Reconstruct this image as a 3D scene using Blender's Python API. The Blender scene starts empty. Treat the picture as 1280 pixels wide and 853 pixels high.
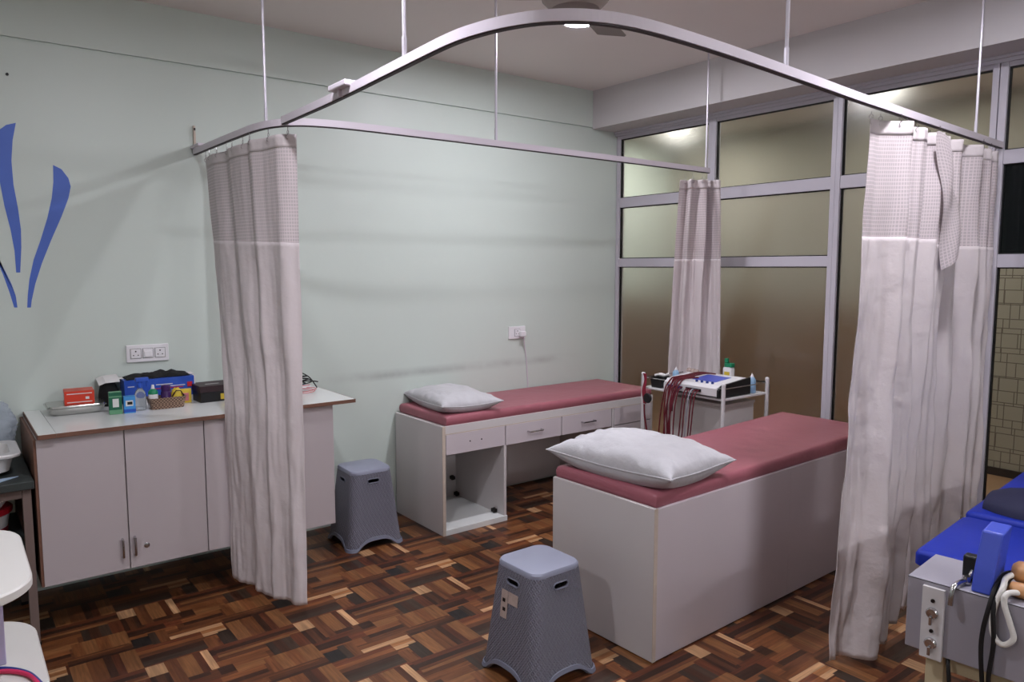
import bpy, bmesh, math, random
from mathutils import Vector, Matrix, noise
random.seed(7)
C = bpy.context.scene.collection
PI = math.pi
ROOTM = {}
DISC, CORR, TUBE = 520., 430., 165.

# ---------------------------------------------------------------- materials
def lin(c):
    out = []
    for v in c:
        v /= 255.0
        out.append(v/12.92 if v <= .04045 else ((v+.055)/1.055)**2.4)
    return (*out, 1.0)

def mat(name, rgb, rough=.5, metal=0., spec=.5, bump=0., bscale=60., mottle=0., mscale=3., coat=0., trans=0., ior=1.45, alpha=1., emit=0., sheen=0., dist=.002):
    m = bpy.data.materials.new(name); m.use_nodes = True
    nt = m.node_tree; p = nt.nodes['Principled BSDF']
    col = lin(rgb)
    p.inputs['Base Color'].default_value = col
    p.inputs['Roughness'].default_value = rough
    p.inputs['Metallic'].default_value = metal
    p.inputs['Specular IOR Level'].default_value = spec
    p.inputs['Coat Weight'].default_value = coat
    p.inputs['Coat Roughness'].default_value = .04
    p.inputs['Transmission Weight'].default_value = trans
    p.inputs['IOR'].default_value = ior
    p.inputs['Alpha'].default_value = alpha
    p.inputs['Sheen Weight'].default_value = sheen
    if emit:
        p.inputs['Emission Color'].default_value = col
        p.inputs['Emission Strength'].default_value = emit
    tc = nt.nodes.new('ShaderNodeTexCoord')
    if mottle:
        n = nt.nodes.new('ShaderNodeTexNoise'); n.inputs['Scale'].default_value = mscale; n.inputs['Detail'].default_value = 5
        nt.links.new(tc.outputs['Object'], n.inputs['Vector'])
        mx = nt.nodes.new('ShaderNodeMix'); mx.data_type = 'RGBA'
        mx.inputs['A'].default_value = tuple(c*(1-mottle) for c in col[:3])+(1,)
        mx.inputs['B'].default_value = tuple(min(1, c*(1+mottle)) for c in col[:3])+(1,)
        nt.links.new(n.outputs['Fac'], mx.inputs['Factor'])
        nt.links.new(mx.outputs['Result'], p.inputs['Base Color'])
    if bump:
        n = nt.nodes.new('ShaderNodeTexNoise'); n.inputs['Scale'].default_value = bscale; n.inputs['Detail'].default_value = 4
        nt.links.new(tc.outputs['Object'], n.inputs['Vector'])
        b = nt.nodes.new('ShaderNodeBump'); b.inputs['Strength'].default_value = bump; b.inputs['Distance'].default_value = dist
        nt.links.new(n.outputs['Fac'], b.inputs['Height']); nt.links.new(b.outputs['Normal'], p.inputs['Normal'])
    return m

M = {}
M['mint'] = mat('mint_paint', (199, 209, 201), .42, bump=.15, bscale=25, mottle=.03, mscale=1.2)
M['ceil'] = mat('ceiling_paint', (232, 225, 221), .8, mottle=.02)
M['beam'] = mat('beam_paint', (200, 196, 197), .7, mottle=.02)
M['alu'] = mat('powder_aluminium', (186, 182, 190), .4, mottle=.04)
M['gasket'] = mat('black_gasket', (22, 22, 22), .6)
M['track'] = mat('track_white', (214, 206, 214), .38)
M['track_dark'] = mat('track_slot', (60, 50, 52), .6)
M['rod'] = mat('rod_metal', (200, 196, 204), .35, metal=.3)
M['laminate'] = mat('white_laminate', (205, 200, 199), .42, bump=.05, bscale=15, mottle=.03, mscale=4)
M['laminate_lilac'] = mat('lilac_white_laminate', (199, 190, 194), .4, bump=.05, bscale=15, mottle=.03, mscale=4)
M['worktop'] = mat('worktop_white', (224, 227, 224), .2, mottle=.03, mscale=5)
M['edge'] = mat('brown_edge', (112, 78, 62), .6, mottle=.2, mscale=30)
M['worn_edge'] = mat('worn_cream_edge', (196, 182, 168), .6, mottle=.15, mscale=25)
M['rose'] = mat('rose_vinyl', (156, 92, 102), .42, bump=.35, bscale=9, mottle=.05, mscale=4, dist=.012)
M['pillow'] = mat('pillow_cotton', (188, 187, 190), .85, bump=.6, bscale=9, sheen=.2, dist=.02)
M['cloth'] = mat('curtain_cotton', (204, 195, 195), .85, bump=.5, bscale=13, dist=.014)
M['chrome'] = mat('chrome', (190, 188, 190), .18, metal=1)
M['steel'] = mat('steel', (190, 190, 186), .25, metal=1, bump=.05)
M['black'] = mat('black_plastic', (20, 20, 22), .45)
M['rubber'] = mat('black_rubber', (16, 15, 16), .6)
M['blackcloth'] = mat('black_cloth', (22, 22, 24), .9, bump=.5, bscale=60)
M['maroonbox'] = mat('dark_maroon_box', (48, 30, 34), .5)
M['yellow'] = mat('yellow_print', (214, 186, 60), .5, mottle=.15, mscale=30)
M['pink'] = mat('pink_print', (206, 120, 130), .5, mottle=.2, mscale=40)
M['red'] = mat('red_card', (206, 58, 34), .45)
M['redtop'] = mat('pale_red_card', (196, 82, 62), .5)
M['paper'] = mat('white_paper', (214, 212, 210), .7)
M['blue_card'] = mat('blue_card', (36, 78, 176), .45, mottle=.1, mscale=20)
M['skyblue'] = mat('sky_blue_card', (62, 140, 204), .45)
M['green'] = mat('green_card', (28, 96, 70), .5)
M['ltgreen'] = mat('light_green_card', (96, 150, 112), .5)
M['purple'] = mat('purple_plastic', (58, 22, 84), .35)
M['clear'] = mat('clear_plastic', (225, 232, 236), .08, trans=.85, ior=1.3)
M['bag'] = mat('clear_bag', (190, 200, 210), .25, trans=.35, ior=1.1, alpha=.72, bump=.7, bscale=22, dist=.01)
M['bottleblue'] = mat('pale_blue_bottle', (150, 190, 222), .3, trans=.2)
M['white'] = mat('white_plastic', (224, 222, 224), .35)
M['cap_green'] = mat('green_cap', (24, 128, 88), .4)
M['orange'] = mat('orange_plastic', (204, 120, 50), .4)
M['basket'] = mat('brown_basket', (128, 100, 82), .6)
M['blue_paint'] = mat('blue_wall_decal', (72, 104, 190), .5)
M['blue_vinyl'] = mat('blue_vinyl', (20, 42, 150), .5, spec=.3, bump=.15, bscale=8, dist=.01)
M['block_blue'] = mat('blue_block_vinyl', (66, 84, 190), .35, bump=.1, bscale=30)
M['navy'] = mat('navy_cloth', (26, 28, 58), .75)
M['grey_metal'] = mat('grey_painted_metal', (152, 149, 158), .4, mottle=.02)
M['white_metal'] = mat('white_painted_metal', (205, 203, 204), .4)
M['cream_metal'] = mat('cream_painted_metal', (196, 184, 152), .5)
M['wood_tan'] = mat('tan_wood', (198, 146, 98), .4, mottle=.08, mscale=12)
M['rope'] = mat('white_rope', (222, 220, 214), .8, bump=.8, bscale=250)
M['maroon'] = mat('maroon_cable', (96, 22, 36), .45)
M['maroon_strap'] = mat('maroon_strap', (130, 26, 48), .7)
M['redcable'] = mat('red_cable', (190, 30, 48), .4)
M['bluecable'] = mat('blue_cable', (40, 60, 130), .4)
M['pinkcable'] = mat('pink_cable', (214, 52, 96), .4)
M['tabletop'] = mat('dark_table_top', (52, 58, 56), .5)
M['tableleg'] = mat('taupe_metal', (112, 96, 90), .5)
M['basin'] = mat('white_basin', (214, 212, 210), .25)
M['lilac'] = mat('lilac_panel', (186, 176, 206), .4)
M['cab_door'] = mat('cabinet_door_laminate', (180, 171, 172), .45, mottle=.03, mscale=4)
M['offwhite'] = mat('offwhite_top', (216, 214, 208), .35)
M['seat_grey'] = mat('stool_grey_smooth', (146, 150, 168), .45)
M['stool_rim'] = mat('stool_grey_rim', (116, 119, 134), .5)
M['hinge'] = mat('dark_hinge', (36, 30, 28), .4, metal=.5)
M['sticker'] = mat('worn_sticker', (176, 158, 150), .7, mottle=.25, mscale=40)
M['fan'] = mat('fan_brown_grey', (128, 116, 110), .5)
M['lamp'] = mat('lamp_diffuser', (246, 244, 255), .5, emit=DISC)
M['corr_fill'] = mat('added_corridor_diffuser', (255, 249, 244), .5, emit=CORR)  # glow of the added corridor lights
M['tube'] = mat('added_tube_diffuser', (248, 246, 255), .5, emit=TUBE)  # glow of the added tube behind the camera
M['smoked'] = mat('smoked_glass', (18, 22, 22), .12, spec=.4)
M['corr_wall'] = mat('corridor_wall', (186, 176, 148), .7)
M['plinth'] = mat('dark_plinth', (52, 44, 42), .6)

def frosted(name, rgb, rough):
    m = mat(name, rgb, rough, trans=1., ior=1.25, coat=.7)
    return m
M['frost_clear'] = frosted('lightly_frosted_glass', (236, 240, 234), .22)
M['frost_film'] = frosted('frosted_film_glass', (236, 238, 234), .42)
M['clearglass'] = mat('clear_glass', (230, 232, 226), .02, trans=1., ior=1.1)

def stool_mat():
    m = mat('woven_grey_plastic', (118, 118, 130), .5)
    nt = m.node_tree; p = nt.nodes['Principled BSDF']
    uv = nt.nodes.new('ShaderNodeUVMap')
    w = []
    for sc, rot in ((1, .62), (1, -.62)):
        mp = nt.nodes.new('ShaderNodeMapping'); mp.inputs['Rotation'].default_value[2] = rot
        nt.links.new(uv.outputs['UV'], mp.inputs['Vector'])
        t = nt.nodes.new('ShaderNodeTexWave'); t.inputs['Scale'].default_value = 34
        t.wave_profile = 'SIN'; nt.links.new(mp.outputs['Vector'], t.inputs['Vector']); w.append(t)
    ck = nt.nodes.new('ShaderNodeTexChecker'); ck.inputs['Scale'].default_value = 84
    nt.links.new(uv.outputs['UV'], ck.inputs['Vector'])
    mx = nt.nodes.new('ShaderNodeMix'); nt.links.new(ck.outputs['Fac'], mx.inputs['Factor'])
    nt.links.new(w[0].outputs['Fac'], mx.inputs['A']); nt.links.new(w[1].outputs['Fac'], mx.inputs['B'])
    b = nt.nodes.new('ShaderNodeBump'); b.inputs['Strength'].default_value = 1.; b.inputs['Distance'].default_value = .0032
    nt.links.new(mx.outputs['Result'], b.inputs['Height']); nt.links.new(b.outputs['Normal'], p.inputs['Normal'])
    return m
M['stool'] = stool_mat()

def net_mat():
    m = mat('curtain_net', (184, 170, 174), .9)
    nt = m.node_tree; p = nt.nodes['Principled BSDF']
    uv = nt.nodes.new('ShaderNodeUVMap')
    br = nt.nodes.new('ShaderNodeTexBrick'); br.offset = 0
    br.inputs['Scale'].default_value = 1; br.inputs['Brick Width'].default_value = .0155
    br.inputs['Row Height'].default_value = .015; br.inputs['Mortar Size'].default_value = .0024
    br.inputs['Mortar Smooth'].default_value = .3
    nt.links.new(uv.outputs['UV'], br.inputs['Vector'])
    br.inputs['Color1'].default_value = lin((184, 175, 175)); br.inputs['Color2'].default_value = lin((187, 177, 177))
    br.inputs['Mortar'].default_value = lin((204, 192, 194))
    nt.links.new(br.outputs['Color'], p.inputs['Base Color'])
    mr = nt.nodes.new('ShaderNodeMapRange'); mr.inputs['To Min'].default_value = .9; mr.inputs['To Max'].default_value = 1
    nt.links.new(br.outputs['Fac'], mr.inputs['Value']); nt.links.new(mr.outputs['Result'], p.inputs['Alpha'])
    return m
M['net'] = net_mat()

def basket_mat():
    m = M['basket']; nt = m.node_tree; p = nt.nodes['Principled BSDF']
    tc = nt.nodes.new('ShaderNodeTexCoord')
    ck = nt.nodes.new('ShaderNodeTexChecker'); ck.inputs['Scale'].default_value = 130
    ck.inputs['Color1'].default_value = lin((150, 124, 104)); ck.inputs['Color2'].default_value = lin((86, 62, 50))
    nt.links.new(tc.outputs['Object'], ck.inputs['Vector']); nt.links.new(ck.outputs['Color'], p.inputs['Base Color'])
basket_mat()

def wallpaper_mat():
    m = M['corr_wall']; nt = m.node_tree; p = nt.nodes['Principled BSDF']
    tc = nt.nodes.new('ShaderNodeTexCoord'); mp = nt.nodes.new('ShaderNodeMapping')
    mp.inputs['Rotation'].default_value = (0, math.radians(90), math.radians(90))
    sp = nt.nodes.new('ShaderNodeSeparateXYZ'); cb = nt.nodes.new('ShaderNodeCombineXYZ')
    nt.links.new(tc.outputs['Object'], sp.inputs['Vector'])
    nt.links.new(sp.outputs['Y'], cb.inputs['X']); nt.links.new(sp.outputs['Z'], cb.inputs['Y'])
    fs = []
    for bw, rh, off in ((.21, .11, .5), (.13, .19, .37)):
        b = nt.nodes.new('ShaderNodeTexBrick'); b.offset = off
        b.inputs['Scale'].default_value = 1; b.inputs['Brick Width'].default_value = bw; b.inputs['Row Height'].default_value = rh
        b.inputs['Mortar Size'].default_value = .0032; b.inputs['Mortar Smooth'].default_value = 0
        nt.links.new(cb.outputs['Vector'], b.inputs['Vector']); fs.append(b)
    mth = nt.nodes.new('ShaderNodeMath'); mth.operation = 'MAXIMUM'
    nt.links.new(fs[0].outputs['Fac'], mth.inputs[0]); nt.links.new(fs[1].outputs['Fac'], mth.inputs[1])
    mx = nt.nodes.new('ShaderNodeMix'); mx.data_type = 'RGBA'
    mx.inputs['A'].default_value = lin((156, 151, 138)); mx.inputs['B'].default_value = lin((104, 96, 86))
    nt.links.new(mth.outputs['Value'], mx.inputs['Factor']); nt.links.new(mx.outputs['Result'], p.inputs['Base Color'])
wallpaper_mat()

def floor_mat():
    m = mat('parquet_vinyl', (110, 70, 45), .38)
    nt = m.node_tree; p = nt.nodes['Principled BSDF']
    at = nt.nodes.new('ShaderNodeAttribute'); at.attribute_name = 'plank'
    tc = nt.nodes.new('ShaderNodeTexCoord')
    cols = []
    for s in ((6, 90, 1), (90, 6, 1)):
        mp = nt.nodes.new('ShaderNodeMapping'); mp.inputs['Scale'].default_value = s
        nt.links.new(tc.outputs['Object'], mp.inputs['Vector'])
        n = nt.nodes.new('ShaderNodeTexNoise'); n.inputs['Scale'].default_value = 1; n.inputs['Detail'].default_value = 4
        n.inputs['Distortion'].default_value = .6
        nt.links.new(mp.outputs['Vector'], n.inputs['Vector']); cols.append(n)
    mx = nt.nodes.new('ShaderNodeMix'); nt.links.new(at.outputs['Alpha'], mx.inputs['Factor'])
    nt.links.new(cols[0].outputs['Fac'], mx.inputs['A']); nt.links.new(cols[1].outputs['Fac'], mx.inputs['B'])
    mr = nt.nodes.new('ShaderNodeMapRange'); mr.inputs['From Min'].default_value = .25; mr.inputs['From Max'].default_value = .75
    mr.inputs['To Min'].default_value = .55; mr.inputs['To Max'].default_value = 1.35
    nt.links.new(mx.outputs['Result'], mr.inputs['Value'])
    vm = nt.nodes.new('ShaderNodeVectorMath'); vm.operation = 'SCALE'
    nt.links.new(at.outputs['Color'], vm.inputs[0]); nt.links.new(mr.outputs['Result'], vm.inputs['Scale'])
    nt.links.new(vm.outputs['Vector'], p.inputs['Base Color'])
    return m
M['floor'] = floor_mat()

# wall scuffs: a soft grey rubbed band behind the far bed, a stain with its own shape
def scuff_wall():
    m = M['mint']; nt = m.node_tree; p = nt.nodes['Principled BSDF']
    src = p.inputs['Base Color'].links[0].from_socket
    tc = nt.nodes.new('ShaderNodeTexCoord'); sp = nt.nodes.new('ShaderNodeSeparateXYZ')
    nt.links.new(tc.outputs['Object'], sp.inputs['Vector'])
    def rng(sock, a, b):
        r = nt.nodes.new('ShaderNodeMapRange'); r.inputs['From Min'].default_value = a; r.inputs['From Max'].default_value = b
        nt.links.new(sock, r.inputs['Value']); return r.outputs['Result']
    def mul(a, b):
        q = nt.nodes.new('ShaderNodeMath'); q.operation = 'MULTIPLY'; nt.links.new(a, q.inputs[0]); nt.links.new(b, q.inputs[1]); return q.outputs[0]
    band = mul(rng(sp.outputs['Z'], .875, .905), rng(sp.outputs['Z'], .955, .915))
    band = mul(band, mul(rng(sp.outputs['X'], 1.75, 2.1), rng(sp.outputs['X'], 3.95, 3.7)))
    n = nt.nodes.new('ShaderNodeTexNoise'); n.inputs['Scale'].default_value = 5; n.inputs['Detail'].default_value = 6
    nt.links.new(tc.outputs['Object'], n.inputs['Vector'])
    band = mul(band, rng(n.outputs['Fac'], .3, .75))
    mx = nt.nodes.new('ShaderNodeMix'); mx.data_type = 'RGBA'
    hf = nt.nodes.new('ShaderNodeMath'); hf.operation = 'MULTIPLY'; hf.inputs[1].default_value = .55; nt.links.new(band, hf.inputs[0]); nt.links.new(hf.outputs[0], mx.inputs['Factor']); nt.links.new(src, mx.inputs['A']); mx.inputs['B'].default_value = lin((136, 138, 136))
    nt.links.new(mx.outputs['Result'], p.inputs['Base Color'])
scuff_wall()

# ---------------------------------------------------------------- mesh helpers
def add_box(bm, a, b, bevel=0.):
    x0, y0, z0 = a; x1, y1, z1 = b
    vs = [bm.verts.new((x, y, z)) for z in (min(z0, z1), max(z0, z1)) for y in (min(y0, y1), max(y0, y1)) for x in (min(x0, x1), max(x0, x1))]
    fs = [bm.faces.new([vs[i] for i in q]) for q in ((0, 2, 3, 1), (4, 5, 7, 6), (0, 1, 5, 4), (2, 6, 7, 3), (0, 4, 6, 2), (1, 3, 7, 5))]
    if bevel:
        es = {e for f in fs for e in f.edges}
        bmesh.ops.bevel(bm, geom=list(es), offset=bevel, segments=2, affect='EDGES', profile=.5)
    return bm
def box(a, b, bevel=0.): return add_box(bmesh.new(), a, b, bevel)

def add_tube(bm, pts, r, n=8, caps=True):
    pts = [Vector(p) for p in pts]; rings = []
    rr = r if isinstance(r, (list, tuple)) else [r]*len(pts)
    t0 = (pts[1]-pts[0]).normalized()
    up = Vector((0, 0, 1)) if abs(t0.z) < .9 else Vector((1, 0, 0))
    nrm = t0.cross(up).normalized()
    for i, p in enumerate(pts):
        t = (pts[min(i+1, len(pts)-1)]-pts[max(i-1, 0)]).normalized()
        nrm = (nrm-t*nrm.dot(t)).normalized(); bn = t.cross(nrm)
        rings.append([bm.verts.new(p+(nrm*math.cos(2*PI*k/n)+bn*math.sin(2*PI*k/n))*rr[i]) for k in range(n)])
    for a, b in zip(rings, rings[1:]):
        for k in range(n): bm.faces.new((a[k], a[(k+1) % n], b[(k+1) % n], b[k]))
    if caps:
        bm.faces.new(rings[0][::-1]); bm.faces.new(rings[-1])
    return bm
def tube(pts, r, n=8): return add_tube(bmesh.new(), pts, r, n)

def smooth_path(pts, sub=8):
    P = [Vector(p) for p in pts]; out = []
    for i in range(len(P)-1):
        p0 = P[max(i-1, 0)]; p1 = P[i]; p2 = P[i+1]; p3 = P[min(i+2, len(P)-1)]
        for k in range(sub):
            t = k/sub
            out.append(.5*((2*p1)+(-p0+p2)*t+(2*p0-5*p1+4*p2-p3)*t*t+(-p0+3*p1-3*p2+p3)*t**3))
    out.append(P[-1]); return out

def add_loft(bm, rings, cap0=True, cap1=True):
    R = [[bm.verts.new(p) for p in r] for r in rings]; n = len(R[0])
    for a, b in zip(R, R[1:]):
        for k in range(n): bm.faces.new((a[k], a[(k+1) % n], b[(k+1) % n], b[k]))
    if cap0: bm.faces.new(R[0][::-1])
    if cap1: bm.faces.new(R[-1])
    return bm
def loft(rings, cap0=True, cap1=True): return add_loft(bmesh.new(), rings, cap0, cap1)

def rrect(cx, cy, w, d, r, z, n=5):
    pts = []
    for sx, sy, a0 in ((1, 1, 0), (-1, 1, 90), (-1, -1, 180), (1, -1, 270)):
        for k in range(n+1):
            a = math.radians(a0+90*k/n)
            pts.append((cx+sx*(w/2-r)+r*math.cos(a), cy+sy*(d/2-r)+r*math.sin(a), z))
    return pts

def add_lathe(bm, c, prof, n=20, cap0=True, cap1=True):
    return add_loft(bm, [[(c[0]+r*math.cos(2*PI*k/n), c[1]+r*math.sin(2*PI*k/n), c[2]+z) for k in range(n)] for r, z in prof], cap0, cap1)
def lathe(c, prof, n=20): return add_lathe(bmesh.new(), c, prof, n)

def add_prism(bm, poly, fn0, fn1):
    a = [bm.verts.new(fn0(*p)) for p in poly]; b = [bm.verts.new(fn1(*p)) for p in poly]; n = len(poly)
    for k in range(n): bm.faces.new((a[k], a[(k+1) % n], b[(k+1) % n], b[k]))
    bm.faces.new(a[::-1]); bm.faces.new(b)
    return bm

def torus_bm(bm, c, R, r, ax='x', n=14, m=6):
    pts = []
    for k in range(n+1):
        a = 2*PI*k/n
        pts.append(Vector(c)+(Vector((0, R*math.cos(a), R*math.sin(a))) if ax == 'x' else Vector((R*math.cos(a), 0, R*math.sin(a)))))
    return add_tube(bm, pts, r, m, False)

def obj(name, bm, m, parent=None, smooth=False, world=True):
    bmesh.ops.recalc_face_normals(bm, faces=bm.faces[:])
    if parent is not None and world and parent.name in ROOTM:
        bm.transform(ROOTM[parent.name].inverted())
    me = bpy.data.meshes.new(name); bm.to_mesh(me); bm.free()
    for mm in (m if isinstance(m, (list, tuple)) else [m]): me.materials.append(mm)
    if smooth:
        for p in me.polygons: p.use_smooth = True
        try: me.set_sharp_from_angle(angle=math.radians(40))
        except Exception: pass
    o = bpy.data.objects.new(name, me); C.objects.link(o)
    if parent is not None:
        o.parent = parent
        if parent.name in ROOTM: ROOTM[o.name] = ROOTM[parent.name]
    return o

def thing(name, label, cat, loc=(0, 0, 0), rotz=0., group=None):
    o = bpy.data.objects.new(name, None); C.objects.link(o); o.empty_display_size = .1
    o.location = loc; o.rotation_euler = (0, 0, rotz)
    o['label'] = label; o['category'] = cat
    if group: o['group'] = group
    ROOTM[o.name] = Matrix.Translation(loc) @ Matrix.Rotation(rotz, 4, 'Z')
    return o
def tag(o, label, cat, group=None):
    o['label'] = label; o['category'] = cat
    if group: o['group'] = group
    return o
def struct(name, bm, m, parent=None, smooth=False):
    o = obj(name, bm, m, parent, smooth)
    if parent is None: o['kind'] = 'structure'
    return o
def dup(root, loc, rotz=None, label=None):
    r = root.copy(); C.objects.link(r); r.location = loc
    if rotz is not None: r.rotation_euler = (0, 0, rotz)
    if label: r['label'] = label
    for ch in list(root.children):
        c = ch.copy(); C.objects.link(c); c.parent = r
        for g in ch.children:
            d = g.copy(); C.objects.link(d); d.parent = c
    return r

# ================================================================ SETTING
YW, XG, ZC, ZB = 4.25, 4.33, 2.94, 2.655
XL, YB = -2.6, -2.2
# --- floor: 61 cm vinyl tile repeat of short and long strips
T = 61
def tile():
    g = [[None]*T for _ in range(T)]; planks = []
    lt, tan, med, brn, drk, gry, blk, red = (176, 136, 98), (142, 94, 56), (116, 70, 40), (90, 53, 32), (60, 36, 24), (60, 46, 36), (36, 32, 30), (94, 50, 30)
    def rect(x0, x1, y0, y1, col, d, split=1, var=.12):
        x0, x1, y0, y1 = [int(round(v*100)) for v in (x0, x1, y0, y1)]
        for s in range(split):
            if d: a, b = x0+(x1-x0)*s//split, x0+(x1-x0)*(s+1)//split; r = (a, b, y0, y1)
            else: a, b = y0+(y1-y0)*s//split, y0+(y1-y0)*(s+1)//split; r = (x0, x1, a, b)
            cc = col[s % len(col)] if isinstance(col, list) else col
            k = 1+random.uniform(-var, var)
            planks.append((tuple(c*k for c in cc), d)); i = len(planks)-1
            for yy in range(r[2], r[3]):
                for xx in range(r[0], r[1]): g[yy % T][xx % T] = i
    base = [brn, red, drk, med, brn, red]
    y = 0
    while y < T:
        h = min(random.choice((4, 5, 6)), T-y); x = random.randint(0, 20); x1 = x+T
        while x < x1:
            L = min(random.randint(14, 30), x1-x)
            rect(x/100, (x+L)/100, y/100, (y+h)/100, random.choice(base), 0); x += L
        y += h
    rect(.62, .84, .625, .745, [lt, tan, lt, med], 0, 4)
    rect(.55, .62, .68, .80, [gry, med], 1, 2)
    rect(.485, .545, .69, .78, blk, 1)
    rect(.24, .485, .69, .74, [drk, brn], 0, 2)
    rect(.24, .36, .505, .69, [tan, med], 1, 2)
    rect(.36, .42, .505, .69, [drk, red], 1, 2)
    rect(.42, .48, .505, .69, tan, 1)
    rect(.19, .24, .49, .63, gry, 1)
    rect(.13, .48, .445, .50, [drk, red], 0, 2)
    rect(.13, .48, .40, .445, [tan, brn], 0, 2)
    rect(.12, .35, .335, .40, [med, brn], 0, 2)
    rect(.155, .30, .24, .335, [tan, med], 0, 2)
    rect(.10, .155, .26, .32, drk, 0)
    rect(.32, .43, .28, .40, [gry, drk, gry], 1, 3)
    rect(.43, .48, .28, .41, red, 1)
    rect(.48, .545, .41, .50, lt, 1)
    rect(.48, .56, .27, .41, [drk, brn, drk], 1, 3)
    rect(.545, .60, .29, .495, [med, brn], 1, 2)
    rect(.60, .665, .325, .495, tan, 1)
    rect(.665, .69, .325, .495, red, 1)
    rect(.69, .725, .325, .50, lt, 1)
    rect(.27, .41, .15, .28, [med, tan, med], 1, 3)
    rect(.41, .475, .15, .28, tan, 1)
    rect(.485, .74, .59, .68, [brn, med, red], 0, 3)
    rect(.485, .73, .51, .59, [gry, drk], 0, 2)
    rect(.73, .785, .50, .595, med, 1)
    rect(.79, .85, .50, .62, gry, 1)
    rect(.09, .26, .145, .235, [brn, drk, med], 0, 3)
    # greedy merge
    done = [[False]*T for _ in range(T)]; out = []
    for yy in range(T):
        for xx in range(T):
            if done[yy][xx]: continue
            i = g[yy][xx]; x2 = xx
            while x2 < T and g[yy][x2] == i and not done[yy][x2]: x2 += 1
            y2 = yy+1
            while y2 < T and all(g[y2][q] == i and not done[y2][q] for q in range(xx, x2)): y2 += 1
            for b in range(yy, y2):
                for a in range(xx, x2): done[b][a] = True
            out.append((xx, x2, yy, y2, i))
    return out, planks
rects, planks = tile()
def floor_mesh(name, X0, X1, Y0, Y1, z=0.):
    verts, faces, cols = [], [], []
    i0, i1 = math.floor((X0-1.30)/.61), math.ceil((X1-1.30)/.61)
    j0, j1 = math.floor((Y0-2.65)/.61), math.ceil((Y1-2.65)/.61)
    for i in range(i0, i1):
        for j in range(j0, j1):
            for (a, b, c, d, k) in rects:
                x0, x1 = 1.30+i*.61+a/100, 1.30+i*.61+b/100; y0, y1 = 2.65+j*.61+c/100, 2.65+j*.61+d/100
                x0, x1 = max(x0, X0), min(x1, X1); y0, y1 = max(y0, Y0), min(y1, Y1)
                if x1-x0 < 1e-5 or y1-y0 < 1e-5: continue
                n = len(verts); verts += [(x0, y0, z), (x1, y0, z), (x1, y1, z), (x0, y1, z)]
                faces.append((n, n+1, n+2, n+3)); cols.append((*lin(planks[k][0])[:3], float(planks[k][1])))
    me = bpy.data.meshes.new(name); me.from_pydata(verts, [], faces)
    at = me.attributes.new('plank', 'FLOAT_COLOR', 'CORNER')
    flat = []
    for c in cols: flat += list(c)*4
    at.data.foreach_set('color', flat)
    me.materials.append(M['floor'])
    o = bpy.data.objects.new(name, me); C.objects.link(o); o['kind'] = 'structure'; return o
floor_mesh('floor', XL, XG+.03, YB, YW)
M['corr_floor'] = mat('corridor_wood_floor', (150, 118, 90), .35, mottle=.2, mscale=3)
struct('floor', box((XG+.03, -2.2, -.05), (6.4, 5.5, 0)), M['corr_floor'])
bm = box((XL, YB, -.12), (XG+.03, YW, -.06)); struct('floor', bm, M['plinth'])

bm = bmesh.new()
add_box(bm, (XL-.12, YW, -.12), (XG+.04, YW+.12, ZB))
add_box(bm, (XL-.12, YW+.012, ZB), (XG+.04, YW+.12, ZB+.012))
add_box(bm, (XL-.12, YW, ZB+.012), (XG+.04, YW+.12, ZC))
struct('wall_north', bm, M['mint'])
struct('wall_west', box((XL-.12, YB, -.12), (XL, YW, ZC)), M['mint'])
struct('wall_south', box((XL-.12, YB-.12, -.12), (6.4, YB, ZC)), M['mint'])
struct('ceiling', box((XL-.12, YB-.12, ZC), (6.5, 5.6, ZC+.1)), M['ceil'])
struct('ceiling_beam', box((4.04, YB, ZB), (4.5, YW, ZC)), M['beam'])
struct('wall_corridor', box((6.4, YB-.12, -.12), (6.5, 5.6, ZC)), M['corr_wall'])
struct('wall_corridor_end', box((XG+.04, 5.5, -.12), (6.5, 5.6, ZC)), M['mint'])
M['dado'] = mat('brown_dado', (120, 92, 66), .5, mottle=.15, mscale=6)
struct('trim_2', box((6.37, 2.75, 0), (6.4, 5.5, 1.28)), M['dado'])
struct('trim_3', box((XG+.04, 5.47, .0), (6.37, 5.5, 1.28)), M['dado'])
struct('baseboard_corridor', box((6.385, YB, 0), (6.4, 2.75, .06)), M['plinth'])

# --- glazed partition in bays; each bay a window with frame and panes
def bay(y1, y0, panes, rails, label=None, w=.06, first=False, last=False):
    """y1 > y0; clear opening between stiles"""
    root = bpy.data.objects.new('window_%d' % bay.n, None); C.objects.link(root); bay.n += 1
    root['kind'] = 'structure'; root.location = (XG, (y0+y1)/2, 0); ROOTM[root.name] = Matrix.Translation(root.location)
    bm = bmesh.new()
    add_box(bm, (XG-.03, y0-w/2, 0), (XG+.03, y0, 2.655), .002)
    add_box(bm, (XG-.03, y1, 0), (XG+.03, y1+w/2, 2.655), .002)
    for z0, z1 in rails:
        add_box(bm, (XG-.026, y0, z0), (XG+.026, y1, z1), .002)
    obj('window_frame', bm, M['alu'], root)
    bm = bmesh.new(); g = .006
    for z0, z1, m in panes:
        for a, b in (((XG-.012, y0, z0), (XG+.012, y0+g, z1)), ((XG-.012, y1-g, z0), (XG+.012, y1, z1)),
                     ((XG-.012, y0+g, z0), (XG+.012, y1-g, z0+g)), ((XG-.012, y0+g, z1-g), (XG+.012, y1-g, z1))):
            add_box(bm, a, b)
    obj('gasket', bm, M['gasket'], root)
    for z0, z1, m in panes:
        obj('glass_pane', box((XG-.003, y0+g, z0+g), (XG+.003, y1-g, z1-g)), M[m], root)
    return root
bay.n = 1
R3 = [(0, .1), (1.605, 1.67), (2.07, 2.145), (2.6, 2.655)]
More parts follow.
